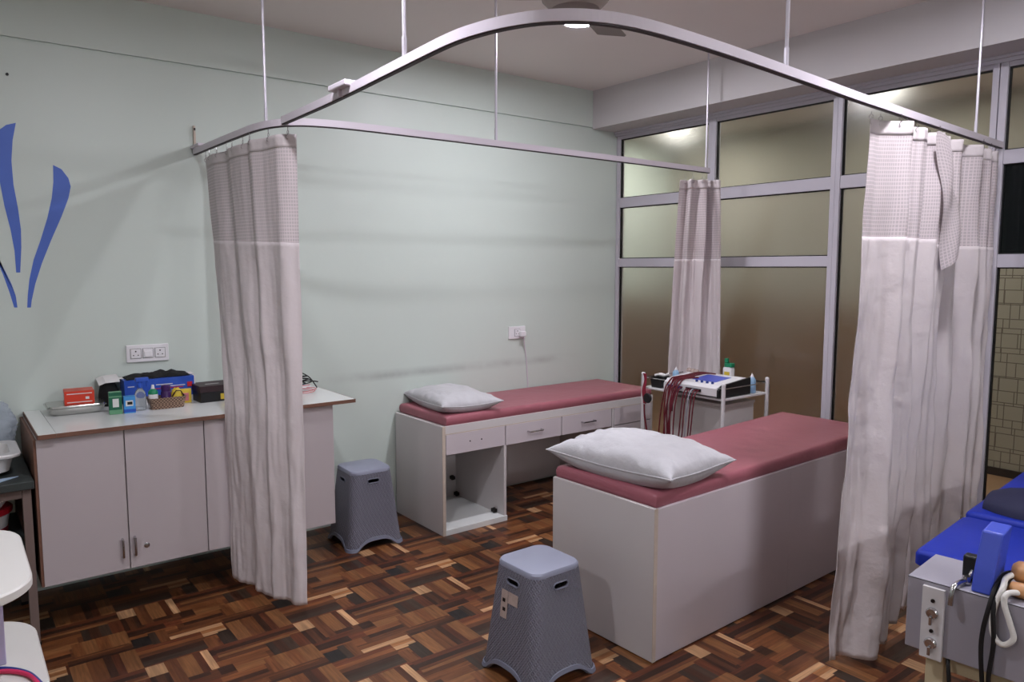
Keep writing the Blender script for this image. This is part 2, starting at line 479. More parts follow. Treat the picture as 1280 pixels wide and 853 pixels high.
P3 = [(.1, 1.605, 'frost_film'), (1.67, 2.07, 'frost_film'), (2.145, 2.6, 'frost_clear')]
bay(4.215, 3.362, P3, R3)
bay(3.302, 2.45, P3, R3)
bay(2.39, 1.60, [(.1, 2.07, 'frost_film'), (2.145, 2.6, 'frost_clear')], [(0, .1), (2.07, 2.145), (2.6, 2.655)])
bay(1.53, .70, [(.1, 1.60, 'clearglass'), (1.667, 2.12, 'smoked'), (2.19, 2.6, 'frost_clear')], [(0, .1), (1.60, 1.667), (2.12, 2.19), (2.6, 2.655)], w=.07)
bay(.64, -.20, P3, R3)
bay(-.26, -1.1, P3, R3)
bay(-1.16, -2.17, P3, R3)
# header fillet under the beam, in front of the glass line
bm = bmesh.new(); add_box(bm, (XG-.045, YB, 2.622), (XG-.03, YW, ZB), .002); add_box(bm, (XG-.06, YB, 2.64), (XG-.045, YW, ZB), .002)
struct('trim_1', bm, M['alu'])

# ================================================================ CEILING LIGHTS, FAN
def ceiling_light(label, loc, m='lamp'):
    t = thing('ceiling_light', label, 'light', loc)
    x, y, z = loc
    bm = bmesh.new(); add_lathe(bm, (x, y, z-.035), [(.085, .035), (.092, .03), (.093, .006), (.086, 0), (.076, .003)], 32, True, False)
    obj('housing', bm, M['white'], t, True)
    obj('diffuser', lathe((x, y, z-.04), [(.0, .006), (.04, .006), (.075, .006), (.075, .012)], 32), M[m], t, True)
    return t
L0 = ceiling_light('round ceiling light glowing just past the fan blade', (2.80, 3.065, ZC))
dup(L0, (2.80, 1.10, ZC), label='round ceiling light above the right curtain, outside the frame')
dup(L0, (.82, 2.0, ZC), label='round ceiling light above the camera, outside the frame')
dup(L0, (-1.4, 1.1, ZC), label='added round ceiling light, unseen, behind the camera to the left')  # unseen light added to brighten the room
L1 = ceiling_light('added round corridor light beyond the glass behind the right curtain', (5.5, 2.75, ZC), 'corr_fill')  # corridor lights are added to brighten the frosted panes from beyond
dup(L1, (5.6, 4.75, ZC), label='added round corridor light beyond the glass, farthest from the camera')
dup(L1, (5.4, -.3, ZC), label='added round corridor light beyond the glass, nearest the camera')

def added_tube_light(label, loc, rz):
    t = thing('added_tube_light', label, 'light', loc, rz); ROOTM.pop(t.name)
    obj('batten', box((-.62, 0, -.03), (.62, .035, .03), .004), M['white'], t)
    obj('added_tube_diffuser', tube([(-.60, .055, 0), (.60, .055, 0)], .022, 14), M['tube'], t, True)
    for x in (-.61, .61): obj('end_cap', box((x-.012, .03, -.028), (x+.012, .082, .028), .003), M['white'], t)
    return t
T0 = added_tube_light('added long tube light, unseen, high on the wall behind the camera', (1.95, YB, 2.35), 0)  # tube added out of view for frontal light and its shadows
FX, FY, FZ = 1.93, 2.13, 2.595
fan = thing('ceiling_fan', 'brown-grey ceiling fan with one blade pointing at the round light', 'fan', (FX, FY, FZ))
obj('motor', lathe((FX, FY, FZ), [(.02, -.05), (.09, -.045), (.125, -.01), (.12, .04), (.05, .07), (.02, .08)], 28), M['fan'], fan, True)
obj('downrod', tube([(FX, FY, FZ+.07), (FX, FY, ZC-.04)], .012), M['fan'], fan, True)
obj('canopy', lathe((FX, FY, ZC-.07), [(.02, 0), (.06, .03), (.06, .07)], 20), M['fan'], fan, True)
for k in range(3):
    a = math.radians(30+120*k); d = Vector((math.cos(a), math.sin(a), 0)); s = Vector((-d.y, d.x, 0))
    bm = bmesh.new(); prof = [(.10, .035), (.2, .05), (.35, .062), (.515, .064), (.525, .055)]
    for sgn in (1,):
        rings = []
        for r, w in prof:
            c = Vector((FX, FY, FZ+.01))+d*r
            rings.append([tuple(c+s*w+Vector((0, 0, .012+.0))), tuple(c+s*w+Vector((0, 0, .008))), tuple(c-s*w+Vector((0, 0, -.012))), tuple(c-s*w+Vector((0, 0, -.008)))])
        add_loft(bm, rings)
    obj('blade', bm, M['fan'], fan)

# ================================================================ CURTAIN TRACKS
def track(path, zb, h=.029, w=.022):
    bm = bmesh.new(); bd = bmesh.new(); P = [Vector((x, y, 0)) for x, y in path]
    rings, rd = [], []
    for i, p in enumerate(P):
        t = (P[min(i+1, len(P)-1)]-P[max(i-1, 0)]).normalized(); n = Vector((-t.y, t.x, 0))
        r = [p+n*w/2+Vector((0, 0, zb)), p+n*w/2+Vector((0, 0, zb+h)), p-n*w/2+Vector((0, 0, zb+h)), p-n*w/2+Vector((0, 0, zb))]
        rings.append([tuple(q) for q in r])
        r = [p+n*w*.32+Vector((0, 0, zb-.004)), p+n*w*.32+Vector((0, 0, zb+.002)), p-n*w*.32+Vector((0, 0, zb+.002)), p-n*w*.32+Vector((0, 0, zb-.004))]
        rd.append([tuple(q) for q in r])
    add_loft(bm, rings); add_loft(bd, rd)
    return bm, bd
ZT = 2.2
main_xy = [(1.187, 3.125), (1.178, 2.6), (1.150, 2.05), (1.137, 1.76), (1.152, 1.62), (1.185, 1.52), (1.235, 1.445), (1.31, 1.39), (1.42, 1.36), (1.60, 1.355), (1.9, 1.37), (2.332, 1.405), (2.887, 1.45), (4.295, 1.54)]
main_p = [tuple(p[:2]) for p in smooth_path([(x, y, 0) for x, y in main_xy], 6)]
t1 = thing('curtain_track', 'white curtain track curving across the foreground to the glass partition', 'curtain track', (1.185, 3.06, ZT))
a, b = track(main_p, ZT); obj('rail', a, M['track'], t1); obj('runner_slot', b, M['track_dark'], t1)
sec_xy = [(1.123, 4.245), (1.128, 3.95), (1.137, 3.55), (1.150, 3.33), (1.185, 3.20), (1.25, 3.12), (1.36, 3.075), (1.55, 3.055), (2.1, 3.05), (3.0, 3.052), (3.93, 3.062)]
sec_p = [tuple(p[:2]) for p in smooth_path([(x, y, 0) for x, y in sec_xy], 6)]
t2 = thing('curtain_track', 'white curtain track from the mint wall running behind the beds', 'curtain track', (1.123, 4.24, ZT))
a, b = track(sec_p, ZT); obj('rail', a, M['track'], t2); obj('runner_slot', b, M['track_dark'], t2)
def hanger(root, x, y):
    r = obj('hanger_rod', tube([(x, y, ZT+.07), (x, y, ZC)], .006), M['rod'], root, True)
    obj('rod_clamp', box((x-.006, y-.006, ZT+.03), (x+.006, y+.006, ZT+.09), .002), M['rod'], root)
hanger(t1, 1.150, 2.03); hanger(t1, 2.16, 1.395); hanger(t1, 3.93, 1.52)
hanger(t2, 1.165, 3.27); hanger(t2, 2.24, 3.05); hanger(t2, 3.90, 3.062)
bm = box((1.137, 2.42, ZT+.022), (1.183, 2.56, ZT+.042), .004); add_box(bm, (1.150, 2.50, ZT-.002), (1.186, 2.504, ZT+.03)); obj('joint_clip', bm, M['track'], t1)
bm = box((1.117, 4.235, ZT+.0), (1.129, 4.249, ZT+.15), .002); obj('wall_bracket', bm, M['worn_edge'], t2)
for z in (2.325, 2.24): obj('screw', box((1.119, 4.229, z), (1.127, 4.236, z+.012)), M['hinge'], t2)
bm = box((1.10, 4.10, ZT+.028), (1.145, 4.245, ZT+.042), .003); obj('bracket_arm', bm, M['track'], t2)

# ================================================================ CURTAINS
def curve_at(pts, s):
    L = [0]
    for a, b in zip(pts, pts[1:]): L.append(L[-1]+(Vector(b)-Vector(a)).length)
    d = s*L[-1]
    for i in range(len(pts)-1):
        if d <= L[i+1] or i == len(pts)-2:
            f = (d-L[i])/(L[i+1]-L[i]); return Vector(pts[i]).lerp(Vector(pts[i+1]), f)
def curtain(label, top, bot, zt, zb, znet, folds, at, ab, hooks, seed=0, nu=150, flat=0., width=1.3, head=.055, sgn=1, power=1., wr=1., drape=1.):
    T_ = [tuple(p) for p in smooth_path([(x, y, 0) for x, y in top], 6)] if len(top) > 2 else [(x, y, 0) for x, y in top]
    B_ = [tuple(p) for p in smooth_path([(x, y, 0) for x, y in bot], 6)] if len(bot) > 2 else [(x, y, 0) for x, y in bot]
    root = thing('curtain', label, 'curtain', (bot[0][0], bot[0][1], zb if not callable(zb) else zb(0)))
    zbf = zb if callable(zb) else (lambda s: zb)
    ztf = zt if callable(zt) else (lambda s: zt)
    znf = znet if callable(znet) else (lambda s: znet)
    e = .002
    pt = [(curve_at(T_, i/nu), curve_at(B_, i/nu)) for i in range(nu+1)]
    nr = []
    for i in range(nu+1):
        a, b = max(i-3, 0), min(i+3, nu)
        d0 = (pt[b][0]-pt[a][0]); d1 = (pt[b][1]-pt[a][1])
        nr.append((Vector((-d0.y, d0.x, 0)).normalized(), Vector((-d1.y, d1.x, 0)).normalized()))
    def P(i, z):
        s = i/nu; t = (ztf(s)-z)/(ztf(s)-zbf(s)); t = max(0, min(1, t))
        p = pt[i][0].lerp(pt[i][1], min(1, t/drape)**power)
        n = nr[i][0].lerp(nr[i][1], t).normalized()
        amp = at+(ab-at)*t
        ph = 2*PI*folds*(s+.03*math.sin(7*s+seed)+.02*math.sin(3*t+seed+5*s))
        w = math.sin(ph)+.30*math.sin(1.7*ph+seed)+.07*math.sin(4.1*ph+2*seed+3*t)
        o = amp*w*sgn
        o += wr*(noise.noise(Vector((s*9+seed, z*3.1, seed)))*.02+noise.noise(Vector((s*26, z*9, seed+4)))*.006)*(.35+t)
        p = p+n*o; return Vector((p.x, p.y, z))
    for nm, f0, f1, nv, m in (('header_band', lambda s: ztf(s), lambda s: ztf(s)-head, 4, M['cloth']),
                              ('net_panel', lambda s: ztf(s)-head, znf, 30, M['net']),
                              ('cloth_panel', znf, zbf, 90, M['cloth'])):
        bm = bmesh.new(); uvl = bm.loops.layers.uv.new('UVMap'); g = []
        for j in range(nv+1):
            row = []
            for i in range(nu+1):
                s = i/nu; z = f0(s)+(f1(s)-f0(s))*j/nv; row.append(bm.verts.new(P(i, z)))
            g.append(row)
        for j in range(nv):
            for i in range(nu):
                f = bm.faces.new((g[j][i], g[j+1][i], g[j+1][i+1], g[j][i+1])); f.smooth = True
                for l, (a, b) in zip(f.loops, ((i, j), (i, j+1), (i+1, j+1), (i+1, j))):
                    s = a/nu; l[uvl].uv = (s*width, f0(s)+(f1(s)-f0(s))*b/nv)
        if nm != 'net_panel':
            ob = obj(nm, bm, m, root, True)
            sm = ob.modifiers.new('thick', 'SOLIDIFY'); sm.thickness = .0025; sm.offset = 0
        else: obj(nm, bm, m, root, True)
    for s in hooks:
        i = int(s*nu); p = P(i, ztf(s)-.012)
        bm = bmesh.new(); torus_bm(bm, (p.x, p.y, ztf(s)+.008), .008, .0013, 'x'); torus_bm(bm, (p.x, p.y, ztf(s)-.012), .009, .0013, 'y')
        add_tube(bm, [(p.x, p.y, ztf(s)+.015), (p.x, p.y, ZT-.003)], .0014, 6)
        obj('curtain_hook', bm, M['chrome'], root, True)
    return root, P

zl = lambda s: ZT-.03
curtain('pinkish-white curtain with net top hanging in front of the wall cabinet', [(1.13, 4.10), (1.137, 3.55), (1.155, 3.33), (1.185, 3.20), (1.238, 3.125)],
        [(1.03, 3.565), (1.07, 3.47), (1.11, 3.32), (1.165, 3.22), (1.238, 3.14)], lambda s: ZT-.035, lambda s: .115-.04*s, lambda s: 1.735-.03*s, 4, .009, .008,
        [0.01, .1, .22, .34, .46, .58, .70, .84, .97], seed=1.3, wr=.75, drape=.6)
curtain('gathered grey-pink curtain hanging in front of the far glass corner behind the trolley', [(3.80, 3.18), (3.86, 3.09), (3.93, 3.08), (3.99, 3.02)],
        [(4.175, 3.60), (4.20, 3.48), (4.23, 3.30), (4.245, 3.14)], ZT-.045, .12, 1.655, 3, .03, .02, [.1, .3, .5, .7, .9], seed=4.1, nu=110, power=.8, wr=.7)
curtain('near white curtain with net top hanging beside the near bed, hem nearly on floor', [(2.87, 1.45), (3.05, 1.462), (3.25, 1.472), (3.42, 1.485)],
        [(2.73, 1.46), (2.83, 1.42), (2.96, 1.43), (3.08, 1.44), (3.20, 1.47)], ZT-.03, lambda s: .03+.03*s, 1.72, 2.6, .04, .055,
        [.02, .15, .28, .42, .6, .8, .97], seed=2.2, nu=160)
curtain('white curtain bunched against the glass partition, right of the near curtain', [(3.44, 1.49), (3.75, 1.505), (4.0, 1.52), (4.22, 1.535)],
        [(3.35, 1.45), (3.6, 1.50), (3.9, 1.50), (4.20, 1.52)], ZT-.03, .07, 1.70, 5, .03, .035,
        [.03, .2, .4, .6, .8, .97], seed=6.7, nu=150)
# (the loose flap of cloth slung across the bunched curtain)
def flap():
    root = bpy.data.objects[[o.name for o in C.objects if o.name.startswith('curtain') and o.get('label', '').startswith('white curtain bunched')][0]]
    bm = bmesh.new(); uvl = bm.loops.layers.uv.new('UVMap'); g = []; N = 24; K = 10
    for j in range(N+1):
        t = j/N
        cx = 3.36+.16*t+.03*math.sin(t*PI); hw = .030+.045*math.sin(t*PI*.62)
        z = 2.145-.50*t; row = []
        for i in range(K+1):
            u = i/K*2-1
            row.append(bm.verts.new((cx+u*hw, 1.435-.028*(1-u*u)-.01*math.sin(9*t+3*u), z-.04*u*u*t-.02*math.sin(u*2+t*3))))
        g.append(row)
    for j in range(N):
        for i in range(K):
            f = bm.faces.new((g[j][i], g[j+1][i], g[j+1][i+1], g[j][i+1])); f.smooth = True
            for l, (a, b) in zip(f.loops, ((i, j), (i, j+1), (i+1, j+1), (i+1, j))): l[uvl].uv = (a/K*.2, b/N*.6)
    obj('folded_flap', bm, M['net'], root, True)
flap()

# ================================================================ BEDS
def mattress_bm(x0, y0, x1, y1, z0, z1, seed, nx=60, ny=20):
    """rounded slab with gentle dents on top"""
    bm = bmesh.new(); r = .018; rows = []
    prof = [(-.0, z0), (0, z0+r*.3), (0, z1-r), (r*.3, z1-r*.3), (r, z1)]
    rings = []
    for off, z in [(.006, z0), (0, z0+.01), (-.002, (z0+z1)/2), (0, z1-.016), (.006, z1-.005), (.016, z1)]:
        ring = []
        for k in range(nx): ring.append((x0+off+(x1-x0-2*off)*k/nx, y0+off))
        for k in range(ny): ring.append((x1-off, y0+off+(y1-y0-2*off)*k/ny))
        for k in range(nx): ring.append((x1-off-(x1-x0-2*off)*k/nx, y1-off))
        for k in range(ny): ring.append((x0+off, y1-off-(y1-y0-2*off)*k/ny))
        rings.append([(x, y, z) for x, y in ring])
    add_loft(bm, rings, True, False)
    top = [v for v in bm.verts][-2*(nx+ny):]
    bm.verts.ensure_lookup_table()
    base = 5*2*(nx+ny); ringv = [bm.verts[base+k] for k in range(2*(nx+ny))]
    grid = {}
    for k in range(nx): grid[(k, 0)] = ringv[k]
    for k in range(ny): grid[(nx, k)] = ringv[nx+k]
    for k in range(nx): grid[(nx-k, ny)] = ringv[nx+ny+k]
    for k in range(ny): grid[(0, ny-k)] = ringv[2*nx+ny+k]
    o = .016
    for i in range(nx+1):
        for j in range(ny+1):
            if (i, j) not in grid:
                grid[(i, j)] = bm.verts.new((x0+o+(x1-x0-2*o)*i/nx, y0+o+(y1-y0-2*o)*j/ny, z1))
    for i in range(nx):
        for j in range(ny):
            bm.faces.new((grid[(i, j)], grid[(i+1, j)], grid[(i+1, j+1)], grid[(i, j+1)]))
    for v in bm.verts:
        if v.co.z > z0+.02:
            e = min(v.co.x-x0, x1-v.co.x, v.co.y-y0, y1-v.co.y)
            w = 1 if e > .03 else .3
            v.co.z += w*(.004*noise.noise(Vector((v.co.x*3, v.co.y*4, seed)))+.0015*noise.noise(Vector((v.co.x*14, v.co.y*9, seed))))
    return bm

# far bed against the wall
b1 = thing('treatment_bed', 'white plywood treatment bed with drawers and open cubby against the mint wall', 'bed', (2.30, 3.665, 0))
x0, x1, yf, yb, H1 = 2.295, 4.12, 3.665, 4.24, .665
bm = box((x0, yf, 0), (x0+.018, yb-.006, H1), .0015); obj('side_panel', bm, M['laminate'], b1)
obj('front_edging', box((x0-.001, yf-.003, 0), (x0+.02, yf+.001, H1)), M['worn_edge'], b1)
obj('top_board', box((x0+.018, yf+.012, .645), (x1-.018, yb-.006, .66)), M['laminate'], b1)
bm = box((x0+.02, yf-.001, .618), (x1, yf+.012, H1+.001), .0015); obj('top_rail', bm, M['laminate'], b1)
obj('rail_edging', box((x0+.02, yf-.003, .613), (x1, yf, .618)), M['worn_edge'], b1)
obj('fascia', box((x0+.024, yf-.004, .49), (2.755, yf+.014, .612), .0015), M['laminate_lilac'], b1)
f = b1.children[-1]
for xx in (2.49, 2.575): obj('screw_hole', lathe((xx, yf-.004, .555), [(.0, -.004), (.004, -.004), (.004, .004), (0, .004)], 8), M['hinge'], f)
def drawer(xa, xb, za, zb, handle=True):
    d = obj('drawer', box((xa, yf-.004, za), (xb, yf+.014, zb), .0015), M['laminate_lilac'], b1)
    if handle:
        c = (xa+xb)/2; z = (za+zb)/2+.004
        bm = tube([(c-.055, yf-.004, z), (c-.055, yf-.03, z), (c+.055, yf-.03, z), (c+.055, yf-.004, z)], .0055, 8)
        obj('handle', bm, M['chrome'], d, True)
drawer(2.762, 3.222, .487, .612); drawer(3.230, 3.69, .487, .612)
drawer(3.722, 4.10, .49, .612, False); drawer(3.722, 4.10, .06, .484, False)
obj('drawer_box', box((2.775, yf+.014, .495), (3.69, yb-.1, .61)), M['laminate'], b1)
obj('divider_panel', box((2.748, yf, .03), (2.768, yb-.006, .49), .001), M['laminate'], b1)
obj('divider_panel', box((3.70, yf, 0), (3.718, yb-.006, .613), .001), M['laminate'], b1)
obj('side_panel', box((x1-.018, yf, 0), (x1, yb-.006, H1), .0015), M['laminate'], b1)
obj('cubby_floor', box((x0+.018, yf-.006, 0), (2.772, yb-.02, .035), .002), M['worktop'], b1)
obj('back_panel', box((x0+.018, yb-.02, .02), (x1-.018, yb-.006, .645)), M['laminate'], b1)
for (hx, hy, hz) in ((2.702, 4.19, .17), (2.728, 4.18, .055), (2.732, 3.75, .052)):
    bm = bmesh.new(); add_box(bm, (hx-.012, hy-.02, hz-.012), (hx+.012, hy+.02, hz+.012), .004); add_lathe(bm, (hx, hy, hz-.016), [(.009, 0), (.009, .032)], 10)
    obj('hinge', bm, M['hinge'], b1)
mt = obj('mattress', mattress_bm(2.325, 3.667, 4.10, 4.23, .662, .722, 3), M['rose'], None, True)
tag(mt, 'long rose-pink vinyl mattress on the far bed with drawers', 'mattress')

# near bed: closed white box
A2 = math.radians(1.6)
b2 = thing('treatment_bed', 'closed white box treatment bed in the middle of the room', 'bed', (2.195, 1.93, 0), A2)
L2, W2, H2 = 1.86, .60, .645
def loc(o, *a): return obj(*a, o, world=False) if False else None
def lobj(name, bm, m, parent, smooth=False): return obj(name, bm, m, parent, smooth, world=False)
lobj('head_panel', box((0, .0, .006), (.018, W2, H2), .0015), M['laminate'], b2)
lobj('long_panel', box((.018, 0, .006), (1.0, .018, H2-.004), .0012), M['laminate_lilac'], b2)
lobj('long_panel', box((1.0, 0.0, .006), (L2, .018, H2-.004), .0012), M['laminate_lilac'], b2)
lobj('long_panel', box((.018, W2-.018, .006), (L2, W2, H2-.004), .0012), M['laminate'], b2)
lobj('foot_panel', box((L2, 0, .006), (L2+.018, W2, H2), .0015), M['laminate'], b2)
lobj('top_board', box((.018, .018, H2-.03), (L2, W2-.018, H2-.008)), M['laminate'], b2)
lobj('edge_strip', box((-.0015, -.0015, .006), (.019, .001, H2+.0)), M['worn_edge'], b2)
lobj('base', box((.012, .012, 0), (L2+.006, W2-.012, .006)), M['plinth'], b2)
bm = mattress_bm(.022, .012, 1.90, .60, H2-.008, H2+.052, 8)
for v in bm.verts:
    u = (v.co.x-.02)/1.88
    if v.co.z > H2+.01: v.co.z += .022*max(0, u-.45)**1.3*2
bm.transform(Matrix.Translation((2.195, 1.93, 0)) @ Matrix.Rotation(A2, 4, 'Z'))
mt = obj('mattress', bm, M['rose'], None, True)
tag(mt, 'rose-pink vinyl mattress on the near closed white bed', 'mattress')

# ================================================================ PILLOWS
def pillow(label, c, hx, hy, th, rz, seed, tilt=0., tipx=1.):
    root = thing('pillow', label, 'pillow', (c[0], c[1], c[2]), rz)
    N = 44; bm = bmesh.new(); surf = {}
    def shape(u, v, side):
        # concave sides, pointed corners
        x = hx*u*(1-.07*(1-u*u*.6)*(1-abs(v))**0*(1-v*v)*-.0-.08*(1-v*v)*abs(u)**3*0)
        x = hx*u*(1-.10*(1-v**4)*u*u) ; y = hy*v*(1-.09*(1-u**4)*v*v)
        a = max(0, 1-abs(u)**2.6); b = max(0, 1-abs(v)**2.6)
        h = (a**.45)*(b**.45)
        k = noise.noise(Vector((u*2.1+seed, v*2.1, seed)))*.16+noise.noise(Vector((u*5+seed, v*6, seed+3)))*.07
        edge = max(abs(u), abs(v)); rad = math.exp(-((1-edge)/.22)**2)
        k += rad*.45*math.sin(19*(u if abs(v) > abs(u) else v)+seed)*noise.noise(Vector((u*4, v*4, seed+9)))
        zt = .40*th if side > 0 else -.40*th*.0
        mid = th*.34
        if side > 0: z = mid+(th-mid)*h*(1+k)
        else: z = mid-mid*min(1, h*1.7)*(1+.0*k)
        z += .018*(abs(u)*abs(v))**2
        return Vector((x, y, z+tilt*u))
    for side in (1, -1):
        for i in range(N+1):
            for j in range(N+1):
                u = -math.cos(PI*i/N); v = -math.cos(PI*j/N)
                if side < 0 and (i in (0, N) or j in (0, N)): surf[(side, i, j)] = surf[(1, i, j)]; continue
                surf[(side, i, j)] = bm.verts.new(shape(u, v, side))
        for i in range(N):
            for j in range(N):
                q = (surf[(side, i, j)], surf[(side, i+1, j)], surf[(side, i+1, j+1)], surf[(side, i, j+1)])
                bm.faces.new(q if side > 0 else q[::-1])
    lobj('pillow_body', bm, M['pillow'], root, True)
    rim = []
    for i in range(N): rim.append(shape(-math.cos(PI*i/N), -1, 1))
    for j in range(N): rim.append(shape(1, -math.cos(PI*j/N), 1))
    for i in range(N): rim.append(shape(math.cos(PI*i/N), 1, 1))
    for j in range(N+1): rim.append(shape(-1, math.cos(PI*j/N), 1))
    lobj('seam_piping', tube([p for k, p in enumerate(rim) if k == 0 or (p-rim[k-1]).length > 1e-4], .0035, 6), M['pillow'], root, True)
    return root
pillow('plump white pillow on the near rose mattress, one corner over the edge', (2.43, 2.24, .695), .235, .345, .165, math.radians(5), 2.0)
pillow('smaller flattened white pillow on the far rose mattress by the wall', (2.545, 3.955, .722), .21, .30, .12, math.radians(-6), 5.0)

# ================================================================ STOOLS
def make_stool(label, loc, rz):
    root = thing('stool', label, 'stool', loc, rz, None)
    ROOTM.pop(root.name)
    H = .45; n = 24; per = 4*n
    def ring_pt(q, half, r):
        # q in [0,4): side index + fraction, rounded square of half-size
        s = int(q) % 4; f = (q-int(q))*2-1
        L = half-r; arc = .28
        if abs(f) < 1-arc: x, y = half, f/(1-arc)*L
        else:
            a = (abs(f)-(1-arc))/arc*PI/4; sg = 1 if f > 0 else -1
            x, y = L+r*math.cos(a), sg*(L+r*math.sin(a))
        for _ in range(s): x, y = -y, x
        return x, y
    def arch(q):
        f = (q-int(q))*2-1
        if abs(f) > .70: return 0.
        return .048*(1-(abs(f)/.70)**3.2)
    hz = lambda t: .124+(.170-.124)*(1-t)
    bm = bmesh.new(); uvl = bm.loops.layers.uv.new('UVMap'); nv = 14; g = []
    ztop = H-.022
    for j in range(nv+1):
        row = []
        for i in range(per):
            q = i/n; zb = arch(q); z = zb+(ztop-zb)*j/nv; t = z/H
            x, y = ring_pt(q, hz(t), .05); row.append(bm.verts.new((x, y, z)))
        g.append(row)
    for j in range(nv):
        for i in range(per):
            f = bm.faces.new((g[j][i], g[j][(i+1) % per], g[j+1][(i+1) % per], g[j+1][i])); f.smooth = True
            for l, (a, b) in zip(f.loops, ((i, j), (i+1, j), (i+1, j+1), (i, j+1))):
                l[uvl].uv = (a/n*.28, g[b][a % per].co.z)
    body = obj('body', bm, M['stool'], root, True)
    sm = body.modifiers.new('thick', 'SOLIDIFY'); sm.thickness = .004; sm.offset = -1
    # handle slots cut through with a boolean, then baked
    bmc = bmesh.new()
    def stadium(hw, hh, k=8):
        return [(hw*sx-(hh*sx)+hh*math.cos(a), hh*math.sin(a)) for sx, a0 in ((1, -90), (-1, 90)) for a in [math.radians(a0+180*q/k) for q in range(k+1)]]
    st = stadium(.034, .0095); zc = .385
    add_prism(bmc, st, lambda a, b: (-.3, a, zc+b), lambda a, b: (.3, a, zc+b))
    bmd = bmesh.new(); add_prism(bmd, st, lambda a, b: (a, -.3, zc+b), lambda a, b: (a, .3, zc+b))
    cuts = []
    for bb in (bmc, bmd):
        bmesh.ops.recalc_face_normals(bb, faces=bb.faces[:])
        me = bpy.data.meshes.new('cut'); bb.to_mesh(me); bb.free(); oc = bpy.data.objects.new('cut', me); C.objects.link(oc); cuts.append(oc)
        md = body.modifiers.new('slot', 'BOOLEAN'); md.operation = 'DIFFERENCE'; md.object = oc; md.solver = 'EXACT'
    body.parent = None; bpy.context.view_layer.update()
    new = bpy.data.meshes.new_from_object(body.evaluated_get(bpy.context.evaluated_depsgraph_get()))
    body.modifiers.clear(); body.data = new; body.parent = root
    for oc in cuts: bpy.data.objects.remove(oc)
    for p in new.polygons: p.use_smooth = True
    try: new.set_sharp_from_angle(angle=math.radians(40))
    except Exception: pass
    # raised lips round the slots
    for k in range(4):
        bm = bmesh.new(); hx = hz(zc/H)+.001
        pts = [(hx-(b*.1), a, zc+b) for a, b in stadium(.037, .0125)]; pts.append(pts[0]); pts.append(pts[1])
        add_tube(bm, pts, .0028, 6, False); bm.transform(Matrix.Rotation(PI/2*k, 4, 'Z'))
        obj('handle_rim', bm, M['stool_rim'], root, True)
    # seat
    rings = []
    for hw, z in ((.118, ztop-.004), (.1245, ztop-.002), (.1255, H-.010), (.121, H-.002), (.112, H)):
        rings.append([(*ring_pt(i/n, hw, .05), z) for i in range(per)])
    obj('seat', loft(rings), M['seat_grey'], root, True)
    # smooth rim around the arched foot
    bm = bmesh.new(); rg = []
    for off, dz in ((.000, .020), (.004, .018), (.0075, .002), (.006, 0.), (-.004, 0.)):
        rg.append([(*ring_pt(i/n, hz(0)+off+(-.1*arch(i/n)), .05), arch(i/n)+dz) for i in range(per)])
    add_loft(bm, rg, False, False)
    for v in bm.verts: pass
    obj('foot_rim', bm, M['stool_rim'], root, True)
    return root
st1 = make_stool('grey woven plastic stool with worn stickers in front of the near bed', (1.822, 2.20, 0), math.radians(1))
st2 = dup(st1, (1.905, 3.91, 0), math.radians(-2), 'grey woven plastic stool between the wall cabinet and the far bed')
# worn stickers on the near stool's left face
def sticker(y0, y1, z0, z1, m, nm='sticker'):
    bm = bmesh.new(); vs = []
    for (y, z) in ((y0, z0), (y1, z0), (y1, z1), (y0, z1)):
        t = z/.45; x = -(.124+.046*(1-t))-.0025; vs.append(bm.verts.new((x, y, z)))
    f = bm.faces.new(vs); r = bmesh.ops.extrude_face_region(bm, geom=[f])
    for v in r['geom']:
        if isinstance(v, bmesh.types.BMVert): v.co.x -= .0006
    return obj(nm, bm, m, st1)
s1 = sticker(.020, .060, .235, .345, M['sticker']); sticker(-.040, .018, .300, .345, M['sticker'])
for yy, zz in ((.042, .305), (.038, .27)):
    o = sticker(yy-.008, yy+.008, zz-.007, zz+.007, M['hinge'], 'sticker_mark'); o.parent = s1
    for v in o.data.vertices: v.co.x -= .0012

# ================================================================ WALL CABINET AND WORKTOP
cab = thing('wall_cabinet', 'white wall-hung base cabinet with long doors under the worktop', 'cabinet', (.275, 3.62, .235))
cy, cz0, cz1 = 3.625, .245, .885
obj('carcass', box((.28, cy+.018, cz0+.002), (1.60, YW-.002, cz1-.003)), M['laminate'], cab)
xs = [.276, .609, .948, 1.283, 1.60]
obj('side_edging', box((.268, cy+.004, cz0), (.28, YW-.002, cz1-.003)), M['edge'], cab)
for i, (a, b) in enumerate(zip(xs, xs[1:])):
    d = obj('door', box((a+.0025, cy, cz0), (b-.0025, cy+.017, cz1-.004), .0012), M['cab_door'], cab)
    if i in (0, 2): hx = b-.028
    else: hx = a+.022
    if i < 3:
        bm = bmesh.new(); add_loft(bm, [rrect(hx, z, .011, .014, .004, 0) for z in (0,)], False, False) if False else None
        obj('handle', tube([(hx, cy, .305), (hx, cy-.016, .308), (hx, cy-.018, .335), (hx, cy-.018, .36), (hx, cy-.016, .385), (hx, cy, .388)], .006, 8), M['chrome'], d, True)
    if i == 1:
        bm = bmesh.new(); add_lathe(bm, (0, 0, 0), [(.0, 0), (.011, 0), (.012, .003), (.007, .005), (0, .005)], 16)
        bm.transform(Matrix.Translation((.680, cy, .338)) @ Matrix.Rotation(PI/2, 4, 'X')); obj('lock', bm, M['chrome'], d, True)
bmw = bmesh.new()
wt = thing('worktop', 'long white worktop with brown edges on the wall cabinet', 'worktop', (.29, 3.61, .885))
obj('board', box((.352, 3.606, .887), (1.715, YW-.002, .905), .001), M['worktop'], wt)
